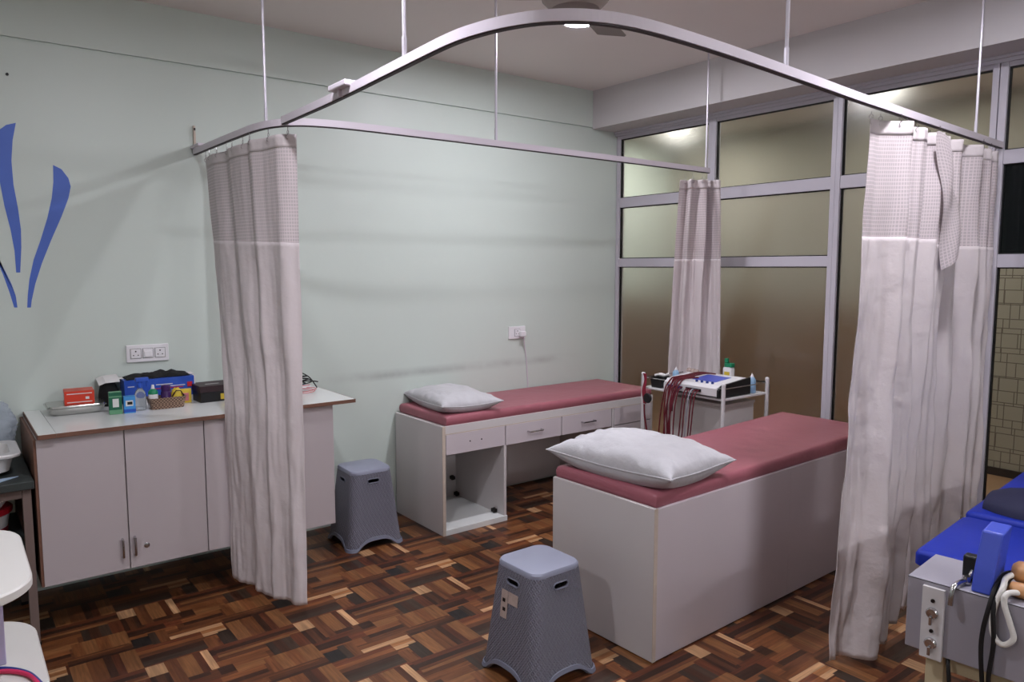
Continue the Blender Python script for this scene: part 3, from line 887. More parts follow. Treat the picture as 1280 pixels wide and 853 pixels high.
obj('front_edging', box((.352, 3.602, .886), (1.716, 3.606, .9045)), M['edge'], wt)
obj('end_edging', box((1.715, 3.606, .886), (1.719, YW-.004, .9045)), M['edge'], wt)
obj('board', box((.285, 3.596, .889), (.350, YW-.002, .907), .001), M['worktop'], wt)
obj('front_edging', box((.285, 3.592, .888), (.350, 3.596, .9065)), M['edge'], wt)
obj('end_edging', box((.282, 3.596, .888), (.285, YW-.004, .9065)), M['edge'], wt)
ZW = .905
# steel tray with the red box on it
def rot(bm, c, a): bm.transform(Matrix.Translation(c) @ Matrix.Rotation(a, 4, 'Z') @ Matrix.Translation(-Vector(c))); return bm
t = thing('steel_tray', 'shiny steel instrument tray at the left end of the worktop', 'tray', (.485, 4.10, ZW))
rings = [rrect(.485, 4.10, w, d, .03, z) for w, d, z in ((.20, .15, ZW+.001), (.225, .175, ZW+.012), (.235, .185, ZW+.034), (.25, .20, ZW+.038), (.25, .20, ZW+.041), (.232, .182, ZW+.041), (.222, .172, ZW+.012))]
obj('tray_body', loft(rings), M['steel'], t, True)
obj('tray_lid', loft([rrect(.485, 4.10, w, d, .03, z) for w, d, z in ((.238, .188, ZW+.041), (.236, .186, ZW+.046), (.215, .165, ZW+.047))]), M['steel'], t, True)
t = thing('glove_box', 'bright red cardboard box resting on the steel tray', 'box', (.50, 4.08, ZW+.047), math.radians(-4))
lobj('carton', box((-.062, -.05, .0005), (.062, .06, .062), .001), M['red'], t)
lobj('lid_panel', box((-.061, -.049, .062), (.061, .059, .0635)), M['redtop'], t)  # lid panel is a paler, duller red than the sides
for z in (.048, .008): lobj('printed_stripe', box((-.052, -.0515, z), (.052, -.05, z+.004)), M['paper'], t)
lobj('printed_patch', box((-.0635, -.025, .02), (-.062, .025, .048)), M['paper'], t)
lobj('printed_patch', box((.025, -.0515, .022), (.04, -.05, .034)), M['paper'], t)
# black bag with white flap beside the blue carton
t = thing('black_pouch', 'black pouch with pale top slumped left of the blue carton', 'bag', (.665, 4.13, ZW))
N = 14; bm = bmesh.new(); rings = []
for k in range(9):
    z = k/8; w = .046*(1-.1*z)+.006*math.sin(5*z); d = .045*(1-.3*z)
    rings.append([(.652+w*math.cos(2*PI*i/N)-.01*z, 4.19+d*math.sin(2*PI*i/N), ZW+.001+z*.125+.008*math.sin(i*1.7+z*4)*z) for i in range(N)])
obj('pouch_body', loft(rings), M['blackcloth'], t, True)
bm = bmesh.new(); add_loft(bm, [[(.595, y, ZW+z), (.625, y-.004, ZW+z+.012), (.69, y, ZW+z+.014), (.69, y, ZW+z+.011), (.625, y-.004, ZW+z+.009), (.595, y, ZW+z-.003)] for y, z in ((4.140, .112), (4.165, .124), (4.20, .134), (4.235, .137))])
obj('pale_flap', bm, M['paper'], t)
# green and blue small cartons
def carton(label, x, y, w, d, h, m, rz, extra=()):
    r = thing('medicine_box', label, 'box', (x, y, ZW), math.radians(rz))
    lobj('carton', box((-w/2, -d/2, .0005), (w/2, d/2, h), .0008), m, r)
    for nm, a, b, mm in extra: lobj(nm, box(a, b), mm, r)
    return r
carton('tall green and black medicine box on the worktop, left of the blue one', .630, 3.925, .055, .04, .105, M['green'], -6,
       (('printed_band', (-.028, -.0208, .001), (.028, -.02, .022), M['ltgreen']), ('printed_patch', (-.012, -.0212, .035), (.014, -.02, .075), M['paper']), ('printed_band', (-.028, -.0208, .082), (.028, -.02, .088), M['ltgreen']), ('printed_flap', (-.026, -.019, .105), (.026, .019, .1065), M['ltgreen'])))
carton('short sky-blue medicine box on the worktop between green box and spray bottle', .688, 3.915, .05, .035, .082, M['skyblue'], -4,
       (('printed_patch', (-.017, -.0182, .035), (.015, -.0175, .062), M['paper']), ('printed_patch', (-.01, -.0186, .042), (.012, -.0181, .056), M['hinge']), ('printed_band', (-.0255, -.018, .006), (.0255, -.0175, .02), M['blue_card'])))
# spray bottle
t = thing('spray_bottle', 'clear spray bottle with blue trigger head behind the brown basket', 'bottle', (.745, 3.955, ZW))
obj('bottle_body', lathe((.745, 3.955, ZW), [(.0, .001), (.024, .001), (.026, .01), (.026, .075), (.02, .095), (.011, .105), (.011, .112)], 20), M['clear'], t, True)
bm = lathe((.745, 3.955, ZW+.112), [(.013, 0), (.014, .018), (.009, .022), (.009, .03)], 14)
add_box(bm, (.725, 3.943, ZW+.14), (.785, 3.967, ZW+.160), .004); add_box(bm, (.775, 3.949, ZW+.115), (.782, 3.961, ZW+.145), .002)
obj('trigger_head', bm, M['blue_card'], t)
# basket
bx, by = .862, 3.955
t = thing('basket', 'small brown woven basket holding bottles on the worktop', 'basket', (bx, by, ZW), math.radians(0))
rings = [rrect(bx, by, w, d, .018, z) for w, d, z in ((.15, .085, ZW+.001), (.168, .10, ZW+.05), (.174, .106, ZW+.052), (.174, .106, ZW+.057), (.164, .096, ZW+.057), (.146, .081, ZW+.006))]
obj('basket_body', loft(rings), M['basket'], t, True)
t = thing('squeeze_bottle', 'white bottle with green cap standing at the left end of the basket', 'bottle', (.803, 3.955, ZW+.0075))
obj('bottle_body', lathe((.803, 3.955, ZW+.0075), [(0, 0), (.021, 0), (.022, .01), (.022, .07), (.018, .078)], 18), M['white'], t, True)
obj('cap', lathe((.803, 3.955, ZW+.0855), [(.0225, -.012), (.022, 0), (.014, .01), (.009, .014)], 18), M['cap_green'], t, True)
obj('nozzle', lathe((.803, 3.955, ZW+.0995), [(.009, 0), (.006, .02), (0.0, .021)], 12), M['white'], t, True)
t = thing('pill_jar', 'dark purple jar standing in the middle of the brown basket', 'jar', (.862, 3.955, ZW+.0075))
obj('jar_body', lathe((.862, 3.955, ZW+.0075), [(0, 0), (.023, 0), (.024, .01), (.024, .068), (.02, .076)], 18), M['purple'], t, True)
obj('lid', lathe((.862, 3.955, ZW+.083), [(.021, 0), (.022, .003), (.022, .026), (.018, .03), (0, .031)], 18), M['purple'], t, True)
t = thing('cotton_packet', 'crumpled yellow and brown packet at the right of the basket', 'packet', (.912, 3.955, ZW+.0075))
bm = loft([[(.912+.026*w*math.cos(a), 3.955+.02*w*math.sin(a), ZW+.0075+z+.004*math.sin(3*a)) for a in [2*PI*k/12 for k in range(12)]] for w, z in ((.8, .004), (1.0, .03), (1.1, .055), (.8, .075), (.3, .085))])
obj('packet_body', bm, M['yellow'], t, True)
obj('packet_band', tube([(.887, 3.94, ZW+.055), (.905, 3.93, ZW+.085), (.925, 3.93, ZW+.082), (.945, 3.945, ZW+.05)], .003, 6), M['maroonbox'], t, True)
t = thing('yellow_box', 'yellow and pink flat box behind the right end of the basket', 'box', (.955, 4.04, ZW), math.radians(-6))
lobj('carton', box((-.045, -.012, .0005), (.045, .012, .072), .0008), M['yellow'], t); lobj('printed_patch', box((-.035, -.0135, .012), (.032, -.012, .052)), M['pink'], t)
# big blue carton with black cloth
t = thing('blue_carton', 'large blue and white cardboard carton behind the small bottles', 'box', (.868, 4.155, ZW), math.radians(-1.0))
lobj('carton', box((-.165, -.06, .0005), (.165, .07, .13), .001), M['blue_card'], t)
lobj('open_flap', box((-.18, .02, .13), (-.08, .075, .1325)), M['paper'], t)
lobj('open_flap', box((.09, -.0, .1305), (.18, .075, .134)), M['paper'], t)
lobj('side_panel', box((.165, -.055, .0005), (.172, .065, .128)), M['paper'], t)
lobj('white_base_band', box((-.165, -.0615, .001), (.165, -.06, .03)), M['paper'], t)
for a, b, z, m in ((-.03, .11, .075, M['redcable']), (-.02, .06, .095, M['paper']), (.04, .12, .084, M['paper']), (-.15, -.12, .095, M['paper'])): lobj('printed_line', box((a, -.0615, z), (b, -.06, z+.004)), m, t)
lobj('printed_patch', box((.13, -.0615, .075), (.155, -.06, .1)), M['redcable'], t)
bm = bmesh.new(); bmesh.ops.create_grid(bm, x_segments=46, y_segments=14, size=1)
for v in bm.verts:
    x, y = v.co.x, v.co.y; e = max(0, 1-(x*x))*max(0, 1-y*y)
    z = .020*e**.4*(1+.9*noise.noise(Vector((x*3.1, y*2, 4))))+.006*noise.noise(Vector((x*9, y*7, 1)))*e
    w = 1+.35*noise.noise(Vector((x*2.3, 3, 7)))
    v.co = Vector((.865+x*.15, 4.155+y*.055*w, ZW+.1365+z))
r = bmesh.ops.solidify(bm, geom=bm.faces[:], thickness=.004)
tag(obj('black_cloth', bm, M['blackcloth'], None, True), 'black folded cloth draped on top of the blue carton', 'cloth')
# dark boxes
t = thing('dark_box', 'black and maroon cardboard box with yellow label, half behind the curtain', 'box', (1.11, 4.05, ZW), math.radians(3))
lobj('carton', box((-.085, -.08, .0005), (.085, .08, .052), .001), M['black'], t)
lobj('lid', box((-.088, -.083, .053), (.088, .083, .086), .001), M['maroonbox'], t)
lobj('yellow_label', box((.015, -.0815, .01), (.075, -.08, .04)), M['yellow'], t)
lobj('yellow_label', box((.05, -.0845, .058), (.082, -.083, .078)), M['yellow'], t)
lobj('printed_line', box((-.04, -.02, .086), (.03, -.008, .0866)), M['paper'], t)
# adapter and heap of cables at right end
t = thing('power_adapter', 'white power adapter lying under tangled cables on the worktop', 'adapter', (1.58, 4.03, ZW), .3)
lobj('adapter_body', box((-.05, -.035, .001), (.05, .035, .035), .005), M['white'], t); lobj('blue_label', box((-.02, -.02, .035), (.025, .015, .0358)), M['skyblue'], t)
t = thing('white_sleeve', 'white cardboard sleeve leaning on the wall behind the cables', 'box', (1.60, 4.17, ZW), 0)
bm = bmesh.new(); add_prism(bm, [(-.12, .001), (.075, .001), (.03, .075), (-.12, .075)], lambda a, b: (1.60+a, 4.21-b*.3, ZW+b), lambda a, b: (1.60+a, 4.235-b*.3, ZW+b)); obj('sleeve_body', bm, M['paper'], t)
def coil(label, c, r, m, turns, seed, zr=.03, thick=.0028, rx=1.):
    random.seed(seed); pts = []
    for k in range(int(turns*14)):
        a = 2*PI*k/14; rr = r*(1+.3*math.sin(a*.37+seed))
        pts.append((c[0]+rx*rr*math.cos(a)+.02*math.sin(a*.21+seed), c[1]+rr*.75*math.sin(a), c[2]+thick+.003+zr*(.5+.5*math.sin(a*.53+seed))*(k/(turns*14))+.002*turns*k/(turns*14)))
    return tag(obj('cable', tube(smooth_path(pts, 3), thick, 6), m, None, True), label, 'cable')
coil('black cable coiled loosely at the right end of the worktop', (1.535, 4.03, ZW+.036), .085, M['rubber'], 4.5, 2, .05, .0035, 1.25)
coil('thin red cable tangled with the black one on the worktop', (1.52, 3.95, ZW), .075, M['redcable'], 3, 5, .04, .0018, 1.3)
tag(obj('cable', tube(smooth_path([(1.50, 4.0, ZW+.095), (1.58, 4.06, ZW+.105), (1.65, 4.07, ZW+.07), (1.685, 4.06, ZW+.02), (1.69, 4.05, ZW+.006)], 6), .0035, 6), M['rubber'], None, True), 'black cable end arching down to the worktop right of the coil', 'cable')

# ================================================================ WALL FITTINGS
def socket_plate(label, x0, x1, z0, z1, n, extra=None):
    r = thing('socket_plate', label, 'socket', (x0, YW, z0))
    obj('plate', box((x0, YW-.012, z0), (x1, YW, z1), .003), M['white'], r)
    w = (x1-x0)
    for k in range(n):
        cx = x0+w*(k+.5)/n*.86+w*.07; cz = (z0+z1)/2
        s = obj('socket_outlet', box((cx-.023, YW-.0165, cz-.024), (cx+.023, YW-.012, cz+.024), .002), M['white'], r)
        if k != 1 or n == 1:
            for dx, dz, rr in ((0, .012, .0038), (-.011, -.008, .003), (.011, -.008, .003)):
                bm = bmesh.new(); add_lathe(bm, (0, 0, 0), [(0, 0), (rr, 0), (rr, .0012), (0, .0012)], 10)
                bm.transform(Matrix.Translation((cx+dx, YW-.0163, cz+dz)) @ Matrix.Rotation(PI/2, 4, 'X')); obj('pin_hole', bm, M['black'], s)
        else:
            obj('switch', box((cx-.018, YW-.021, cz-.018), (cx+.018, YW-.016, cz+.012), .002), M['white'], s)
    fr = bmesh.new()
    for k in range(n):
        cx = x0+w*(k+.5)/n*.86+w*.07; cz = (z0+z1)/2
        for a, b in (((-.025, -.026), (.025, -.0245)), ((-.025, .0245), (.025, .026)), ((-.026, -.026), (-.0245, .026)), ((.0245, -.026), (.026, .026))):
            add_box(fr, (cx+a[0], YW-.0128, cz+a[1]), (cx+b[0], YW-.0119, cz+b[1]))
    obj('shadow_gap', fr, M['hinge'], r)
    return r
socket_plate('white three-module socket plate on the mint wall above the blue carton', .743, .947, 1.108, 1.198, 3)
r2 = socket_plate('white socket plate on the wall above the far bed', 3.225, 3.375, 1.085, 1.175, 1)
t = thing('plug_cable', 'white plug with pale cable hanging down the wall to the far bed', 'cable', (3.33, YW-.03, 1.12))
obj('plug', box((3.31, YW-.05, 1.10), (3.355, YW-.017, 1.14), .006), M['white'], t)
obj('cord', tube(smooth_path([(3.335, YW-.04, 1.10), (3.36, YW-.02, 1.04), (3.385, YW-.006, .95), (3.40, YW-.006, .80), (3.405, YW-.006, .70)], 6), .004, 6), M['track'], t, True)
def decal(name, poly, label):
    bm = bmesh.new(); add_prism(bm, poly, lambda a, b: (a, YW, b), lambda a, b: (a, YW-.0015, b))
    tag(obj(name, bm, M['blue_paint']), label, 'wall decal')
decal('painted_stroke', [(0.469, 2.092), (0.503, 2.075), (0.53, 2.034), (0.538, 1.994), (0.525, 1.936), (0.492, 1.848), (0.442, 1.731), (0.399, 1.622), (0.366, 1.521), (0.347, 1.442), (0.342, 1.408), (0.327, 1.408), (0.332, 1.464), (0.343, 1.543), (0.365, 1.636), (0.398, 1.73), (0.432, 1.838), (0.455, 1.933), (0.466, 2.012)], 'blue painted stroke curving right on the mint wall, rightmost of three')
decal('painted_stroke', [(0.329, 2.275), (0.29, 2.261), (0.253, 2.227), (0.227, 2.159), (0.252, 1.99), (0.263, 1.887), (0.281, 1.776), (0.291, 1.678), (0.292, 1.576), (0.308, 1.576), (0.319, 1.693), (0.322, 1.778), (0.316, 1.876), (0.304, 1.987), (0.302, 2.098), (0.312, 2.195)], 'tall blue painted stroke, highest of three on the mint wall')
decal('painted_stroke', [(0.150, 1.86), (0.192, 1.746), (0.215, 1.649), (0.24, 1.565), (0.261, 1.48), (0.275, 1.41), (0.288, 1.41), (0.284, 1.466), (0.27, 1.523), (0.25, 1.579), (0.231, 1.622), (0.2, 1.691)], 'short blue painted stroke low at the left edge of the mint wall')
bm = lathe((0, 0, 0), [(0, 0), (.007, 0), (.005, .012), (0, .012)], 10); bm.transform(Matrix.Translation((.307, YW, 2.493)) @ Matrix.Rotation(PI/2, 4, 'X'))
tag(obj('nail', bm, M['black']), 'small dark nail in the mint wall high at the left', 'nail')

# ================================================================ TROLLEY
tx0, tx1, ty0, ty1, tz = 3.675, 4.12, 2.715, 3.355, .905
t = thing('trolley', 'white metal instrument trolley between the two beds', 'trolley', (tx0, ty0, 0))
for (x, y) in ((tx0, ty0), (tx0, ty1), (tx1, ty0), (tx1, ty1)):
    p = obj('post', tube([(x, y, .055), (x, y, tz-.006)], .0125, 12), M['white_metal'], t, True)
    obj('post_cap', lathe((x, y, tz-.008), [(.0135, 0), (.0135, .005), (.009, .011), (0, .012)], 12), M['white'], p, True)
    bm = lathe((0, 0, 0), [(0, -.01), (.024, -.01), (.027, -.006), (.027, .006), (.024, .01), (0, .01)], 16); bm.transform(Matrix.Translation((x, y, .027)) @ Matrix.Rotation(PI/2, 4, 'Y'))
    obj('caster', bm, M['black'], p, True)
for z in (.80, .30):
    bm = box((tx0, ty0, z), (tx1, ty1, z+.012), .002)
    obj('shelf', bm, M['cream_metal'] if z < .5 else M['white_metal'], t)
for z in (.875,):
    obj('guard_rail', tube([(tx0, ty0, z), (tx0, ty1, z), (tx1, ty1, z), (tx1, ty0, z), (tx0, ty0, z)], .0035, 6), M['chrome'], t, True)
zs = .812
dv = thing('therapy_device', 'white electrotherapy device with dark right side on the trolley', 'device', (3.72, 3.0, zs), 0)
bm = bmesh.new()
prof = [(3.665, zs+.012), (3.66, zs+.060), (3.69, zs+.075), (3.97, zs+.10), (3.97, zs+.008)]
add_prism(bm, prof, lambda a, b: (a, 2.755, b), lambda a, b: (a, 3.16, b)); obj('casing', bm, M['white'], dv)
bm = bmesh.new(); prof2 = [(3.663, zs+.006), (3.664, zs+.05), (3.70, zs+.078), (3.98, zs+.104), (3.98, zs+.002)]
add_prism(bm, prof2, lambda a, b: (a, 2.74, b), lambda a, b: (a, 2.755, b)); obj('side_panel', bm, M['black'], dv)
bm = bmesh.new(); add_prism(bm, prof2, lambda a, b: (a, 3.16, b), lambda a, b: (a, 3.168, b)); obj('side_panel', bm, M['white'], dv)
sl = lambda x: zs+.075+(x-3.69)/.28*.025
bm = bmesh.new(); add_prism(bm, [(3.76, 2.84), (3.92, 2.84), (3.92, 3.02), (3.76, 3.02)], lambda a, b: (a, b, sl(a)-.001), lambda a, b: (a, b, sl(a)+.0012)); obj('display_panel', bm, M['block_blue'], dv)
for k in range(4): obj('knob', lathe((3.72, 2.83+.04*k, sl(3.72)-.001), [(.009, 0), (.008, .014), (0, .015)], 10), M['bluecable'], dv, True)
obj('socket_strip', box((3.656, 2.87, zs+.028), (3.664, 2.985, zs+.045)), M['black'], dv)
obj('socket_strip', box((3.656, 3.02, zs+.028), (3.664, 3.13, zs+.045)), M['bluecable'], dv)
random.seed(11)
for k in range(8):
    y = 3.015+.015*k; sw = random.uniform(-.02, .045); x = 3.605-random.uniform(0, .015)
    low = [(x, y+sw*.4, .72), (x-.004, y+sw, .58), (x, y+sw*1.2, .40), (x+.02, y+sw+.01, .26)]
    if k % 2: pts = [(3.80, y-.03, sl(3.80)+.004), (3.74, y-.01, sl(3.74)+.010), (3.69, y, sl(3.69)+.010), (3.648, y, zs+.055), (3.622, y, zs+.02)]+low
    else: pts = [(3.66, y, zs+.04), (3.64, y, zs+.038), (3.618, y, zs+.01)]+low
    obj('lead', tube(smooth_path(pts, 6), .0046, 6), M['maroon'], dv, True)
for k in range(5):
    y = 2.88+.022*k; y2 = 2.96+.016*k-random.uniform(.0, .03); x = 3.61
    obj('lead', tube(smooth_path([(3.657, y, zs+.037), (3.637, y, zs+.034), (3.618, y+.004, zs+.0), (x, y+.01, .72), (x, (y+y2)/2, .56), (x-.004, y2, .40), (x+.02, y2+.01, .26)], 6), .0042, 6), M['maroon'] if k != 2 else M['grey_metal'], dv, True)
for k in range(3):
    y = 2.93+.03*k
    obj('lead', tube(smooth_path([(3.95, y+.05, sl(3.95)+.004), (3.90, y+.09, sl(3.9)+.012), (3.80, y+.11, sl(3.8)+.010), (3.71, y+.12, sl(3.71)+.010), (3.648, 3.05+.02*k, zs+.058), (3.615, 3.05+.02*k, .76), (3.61, 3.05+.02*k, .70)], 6), .0046, 6), M['maroon'], dv, True)
t = thing('organizer_box', 'open black plastic box with white bits, left of the therapy device', 'box', (3.75, 3.27, zs))
rings = [rrect(3.765, 3.27, w, d, .008, z) for w, d, z in ((.12, .085, zs+.001), (.135, .10, zs+.065), (.128, .093, zs+.065), (.113, .078, zs+.006))]
obj('box_body', loft(rings), M['black'], t, True)
t = thing('gauze_roll', 'crumpled white gauze lying on the black box on the trolley', 'gauze', (3.76, 3.26, zs+.066))
obj('gauze_body', tube(smooth_path([(3.73, 3.305, zs+.075), (3.75, 3.28, zs+.082), (3.765, 3.25, zs+.078), (3.78, 3.225, zs+.088)], 5), [.009]*5+[.013]*5+[.010]*6, 9), M['paper'], t, True)
t = thing('gel_cup', 'small cream lump of pads at the back of the therapy device', 'pad', (3.93, 3.14, sl(3.93)))
bm = bmesh.new()
for a, b, r in ((3.93, 3.15, .022), (3.94, 3.19, .018), (3.92, 3.11, .018)): add_lathe(bm, (a, b, sl(a)), [(r*.9, 0), (r, .01), (r*.7, .022), (0, .026)], 12)
obj('pads', bm, M['sticker'], t, True)
def gel(label, x, y, h, r, body, cap, neck=.006):
    q = thing('bottle', label, 'bottle', (x, y, zs))
    obj('bottle_body', lathe((x, y, zs), [(0, .001), (r, .001), (r*1.02, .01), (r, h*.62), (r*.75, h*.74), (r*.45, h*.8)], 18), body, q, True)
    obj('cap', lathe((x, y, zs+h*.8), [(r*.46, 0), (r*.42, .008), (neck*.6, h*.12), (neck*.35, h*.2), (0, h*.2)], 14), cap, q, True)
gel('pale blue squeeze bottle behind the black box at the left of the trolley', 3.95, 3.31, .115, .023, M['bottleblue'], M['white'])
gel('pale blue squeeze bottle with white nozzle at the right end of the trolley', 4.03, 2.765, .125, .025, M['bottleblue'], M['white'])
t = thing('lotion_bottle', 'white lotion bottle with green pump cap behind the therapy device', 'bottle', (4.07, 2.97, zs))
obj('bottle_body', loft([rrect(4.07, 2.97, w, d, .014, z) for w, d, z in ((.05, .062, zs+.001), (.052, .066, zs+.01), (.052, .066, zs+.13), (.04, .05, zs+.142))]), M['white'], t, True)
obj('label_patch', box((4.0425, 2.945, zs+.04), (4.044, 2.985, zs+.11)), M['yellow'], t)
obj('cap', loft([rrect(4.07, 2.965, .045, .06, .012, z) for z in (zs+.14, zs+.165)]), M['cap_green'], t, True)
obj('pump', box((4.06, 2.975, zs+.165), (4.08, 3.0, zs+.195), .004), M['cap_green'], t)
t = thing('orange_vial', 'tiny orange vial behind the black box on the trolley', 'bottle', (3.99, 3.34, zs))
obj('vial_body', lathe((3.985, 3.345, zs), [(0, .001), (.009, .001), (.009, .055), (.005, .065), (0, .085)], 12), M['orange'], t, True)
# strap on the left post
t = thing('rubber_strap', 'dark red strap with a round black pad hanging on the trolley post', 'strap', (3.65, 3.34, .66))
bm = bmesh.new(); N = 20
add_loft(bm, [[(3.652+.003*math.sin(9*k/N), 3.335-dy-.004*math.sin(6*k/N), .905-.20*k/N), (3.648+.003*math.sin(9*k/N), 3.335-dy-.004*math.sin(6*k/N), .905-.20*k/N), (3.648, 3.335-dy-.026, .905-.20*k/N), (3.652, 3.335-dy-.026, .905-.20*k/N)] for k, dy in [(k, .002+.004*math.sin(k*.4)) for k in range(N+1)]])
obj('strap_band', bm, M['maroon_strap'], t, True)
bm = lathe((0, 0, 0), [(0, -.008), (.03, -.008), (.034, 0), (.03, .008), (0, .008)], 20); bm.transform(Matrix.Translation((3.645, 3.288, .745)) @ Matrix.Rotation(PI/2, 4, 'Y')); obj('pad', bm, M['black'], t, True)
obj('lead', tube(smooth_path([(3.65, 3.32, .70), (3.645, 3.31, .62), (3.65, 3.29, .5), (3.66, 3.28, .31)], 5), .006, 8), M['maroon'], t, True)
tag(obj('cable', tube(smooth_path([(4.00, 2.80, .90), (4.06, 2.74, .885), (4.145, 2.72, .86), (4.15, 2.735, .7), (4.145, 2.75, .5), (4.15, 2.8, .2), (4.17, 2.86, .01)], 6), .0045, 6), M['rubber'], None, True), 'black mains cable dropping from the right end of the trolley', 'cable')
t = thing('storage_box', 'pale grey panel box standing on the lower shelf of the trolley', 'box', (3.9, 3.0, .312))
obj('box_body', box((3.78, 2.78, .313), (4.08, 3.20, .74), .004), M['laminate'], t); obj('lid', box((3.775, 2.775, .74), (4.085, 3.205, .76), .003), M['laminate'], t)

# ================================================================ LEFT TABLE AND ITS THINGS
zt_ = .72
t = thing('side_table', 'dark-topped table with taupe metal legs left of the wall cabinet', 'table', (.27, 3.60, 0))
obj('table_top', box((-.75, 3.595, zt_-.035), (.262, 4.17, zt_), .004), M['tabletop'], t)
for (x, y) in ((.235, 3.635), (.235, 4.13), (-.72, 3.635), (-.72, 4.13)):
    l = obj('leg', box((x-.016, y-.016, .012), (x+.016, y+.016, zt_-.035), .002), M['tableleg'], t)
    obj('leg_cap', box((x-.018, y-.018, 0), (x+.018, y+.018, .014), .002), M['black'], l)
for y in (3.635, 4.13): obj('apron', box((-.704, y-.01, zt_-.075), (.219, y+.01, zt_-.035), .001), M['tableleg'], t)
for x in (.235, -.72): obj('apron', box((x-.01, 3.651, zt_-.075), (x+.01, 4.114, zt_-.035), .001), M['tableleg'], t)
obj('lower_shelf', box((-.70, 3.64, .44), (.225, 4.12, .455), .002), M['tabletop'], t)
obj('dark_side_sheet', box((.244, 3.70, .02), (.256, 4.10, .66), .002), M['blackcloth'], t)  # thin dark upright sheet along the right side of the table
t = thing('basin', 'white oblong basin with rounded rim on the dark table', 'basin', (.02, 3.86, zt_))
rings = [rrect(.02, 3.86, w, d, r, z) for w, d, r, z in ((.26, .20, .05, zt_+.001), (.34, .26, .05, zt_+.02), (.37, .28, .05, zt_+.075), (.42, .33, .05, zt_+.085), (.425, .335, .05, zt_+.095), (.42, .33, .05, zt_+.10), (.35, .26, .05, zt_+.098), (.33, .24, .05, zt_+.03), (.28, .20, .05, zt_+.015))]
obj('basin_body', loft(rings), M['basin'], t, True)
bm = bmesh.new(); add_prism(bm, [(-.10, 3.615), (.13, 3.63), (.215, 3.70), (.02, 3.68), (-.12, 3.67)], lambda a, b: (a, b, zt_+.001), lambda a, b: (a, b, zt_+.004+.02*max(0, .05-a)))
tag(obj('leaflet', bm, mat('pale_blue_paper', (168, 190, 212), .6)), 'pale blue folded leaflet at the front of the dark table', 'leaflet')
t = thing('monitor', 'black monitor corner showing behind the clear plastic bag', 'monitor', (.05, 4.16, zt_))
bm = box((-.33, 4.175, zt_+.06), (.115, 4.205, zt_+.34), .006); obj('screen_housing', bm, M['black'], t)
obj('stand', box((-.15, 4.10, zt_), (-.05, 4.18, zt_+.07), .004), M['black'], t)
bm = bmesh.new(); bmesh.ops.create_icosphere(bm, subdivisions=5, radius=1)
for v in bm.verts:
    d = v.co.copy(); n = noise.noise(d*2.2+Vector((3, 1, 2)))*.22+abs(noise.noise(d*6))*.16+abs(noise.noise(d*13))*.05
    k = 1+n-.1; p = Vector((d.x*.16*k, d.y*.045*k, d.z*.15*k)); p.z = max(p.z, -.145)
    v.co = Vector((.09, 4.085, zt_+.146))+p
tag(obj('plastic_bag', bm, M['bag'], None, True), 'crumpled clear plastic bag standing behind the white basin', 'bag')
t = thing('bucket', 'red-rimmed white bucket on the shelf under the dark table', 'bucket', (.08, 3.80, .455))
obj('bucket_body', lathe((.08, 3.80, .455), [(0, .001), (.085, .001), (.10, .09), (.105, .12), (.099, .12), (.08, .01)], 26), M['white'], t, True)
obj('rim_band', lathe((.08, 3.80, .455+.10), [(.1045, 0), (.112, .006), (.114, .025), (.108, .03), (.1, .03)], 26), M['redcable'], t, True)
obj('foot_band', lathe((.08, 3.80, .455+.012), [(.0885, 0), (.0925, .008), (.095, .03), (.09, .032)], 26), M['maroon_strap'], t, True)
t = thing('white_tray', 'white plastic tray stacked on top of the red-rimmed bucket', 'tray', (.0, 3.82, .60))
obj('tray_body', loft([rrect(.03, 3.80, w, d, .04, z) for w, d, z in ((.24, .18, .588), (.30, .23, .635), (.31, .24, .642), (.30, .23, .645), (.23, .17, .596))]), M['white'], t, True)

# foreground cart
t = thing('white_cart', 'white two-tier cart with rounded shelves at the lower left corner', 'cart', (-.2, 2.4, 0))
for z, xe, nm in ((.80, .148, 'upper_shelf'), (.50, .172, 'lower_shelf')):
    w = .75; cx = xe-w/2
    rings = [rrect(cx, 2.44, w-.01, .62-.01, .14, z-.028, 9), rrect(cx, 2.44, w, .62, .145, z-.024, 9), rrect(cx, 2.44, w, .62, .145, z-.005, 9), rrect(cx, 2.44, w-.008, .612, .142, z, 9)]
    obj(nm, loft(rings), M['offwhite'], t, True)
obj('side_panel', box((-.50, 2.42, .50), (.085, 2.44, .772), .003), M['lilac'], t)
obj('back_panel', box((-.50, 2.44, .50), (-.48, 2.70, .772), .003), M['lilac'], t)
obj('base_column', box((-.45, 2.22, .03), (.03, 2.64, .472), .01), M['offwhite'], t)
obj('base_plinth', box((-.43, 2.24, 0), (.01, 2.62, .03)), M['black'], t)
for m, dy, nm, lab in (('pinkcable', 0, 'cable', 'pink cable lying across the lower shelf of the white cart'), ('bluecable', .028, 'cable', 'dark blue cable lying beside the pink one on the white cart')):
    tag(obj(nm, tube(smooth_path([(-.30, 2.30+dy, .507), (-.12, 2.36+dy, .507), (0, 2.375+dy, .507), (.07, 2.37+dy*.6, .507), (.125, 2.31+dy*.3, .507), (.150, 2.22+dy*.2, .507)], 6), .0065, 8), M[m], None, True), lab, 'cable')

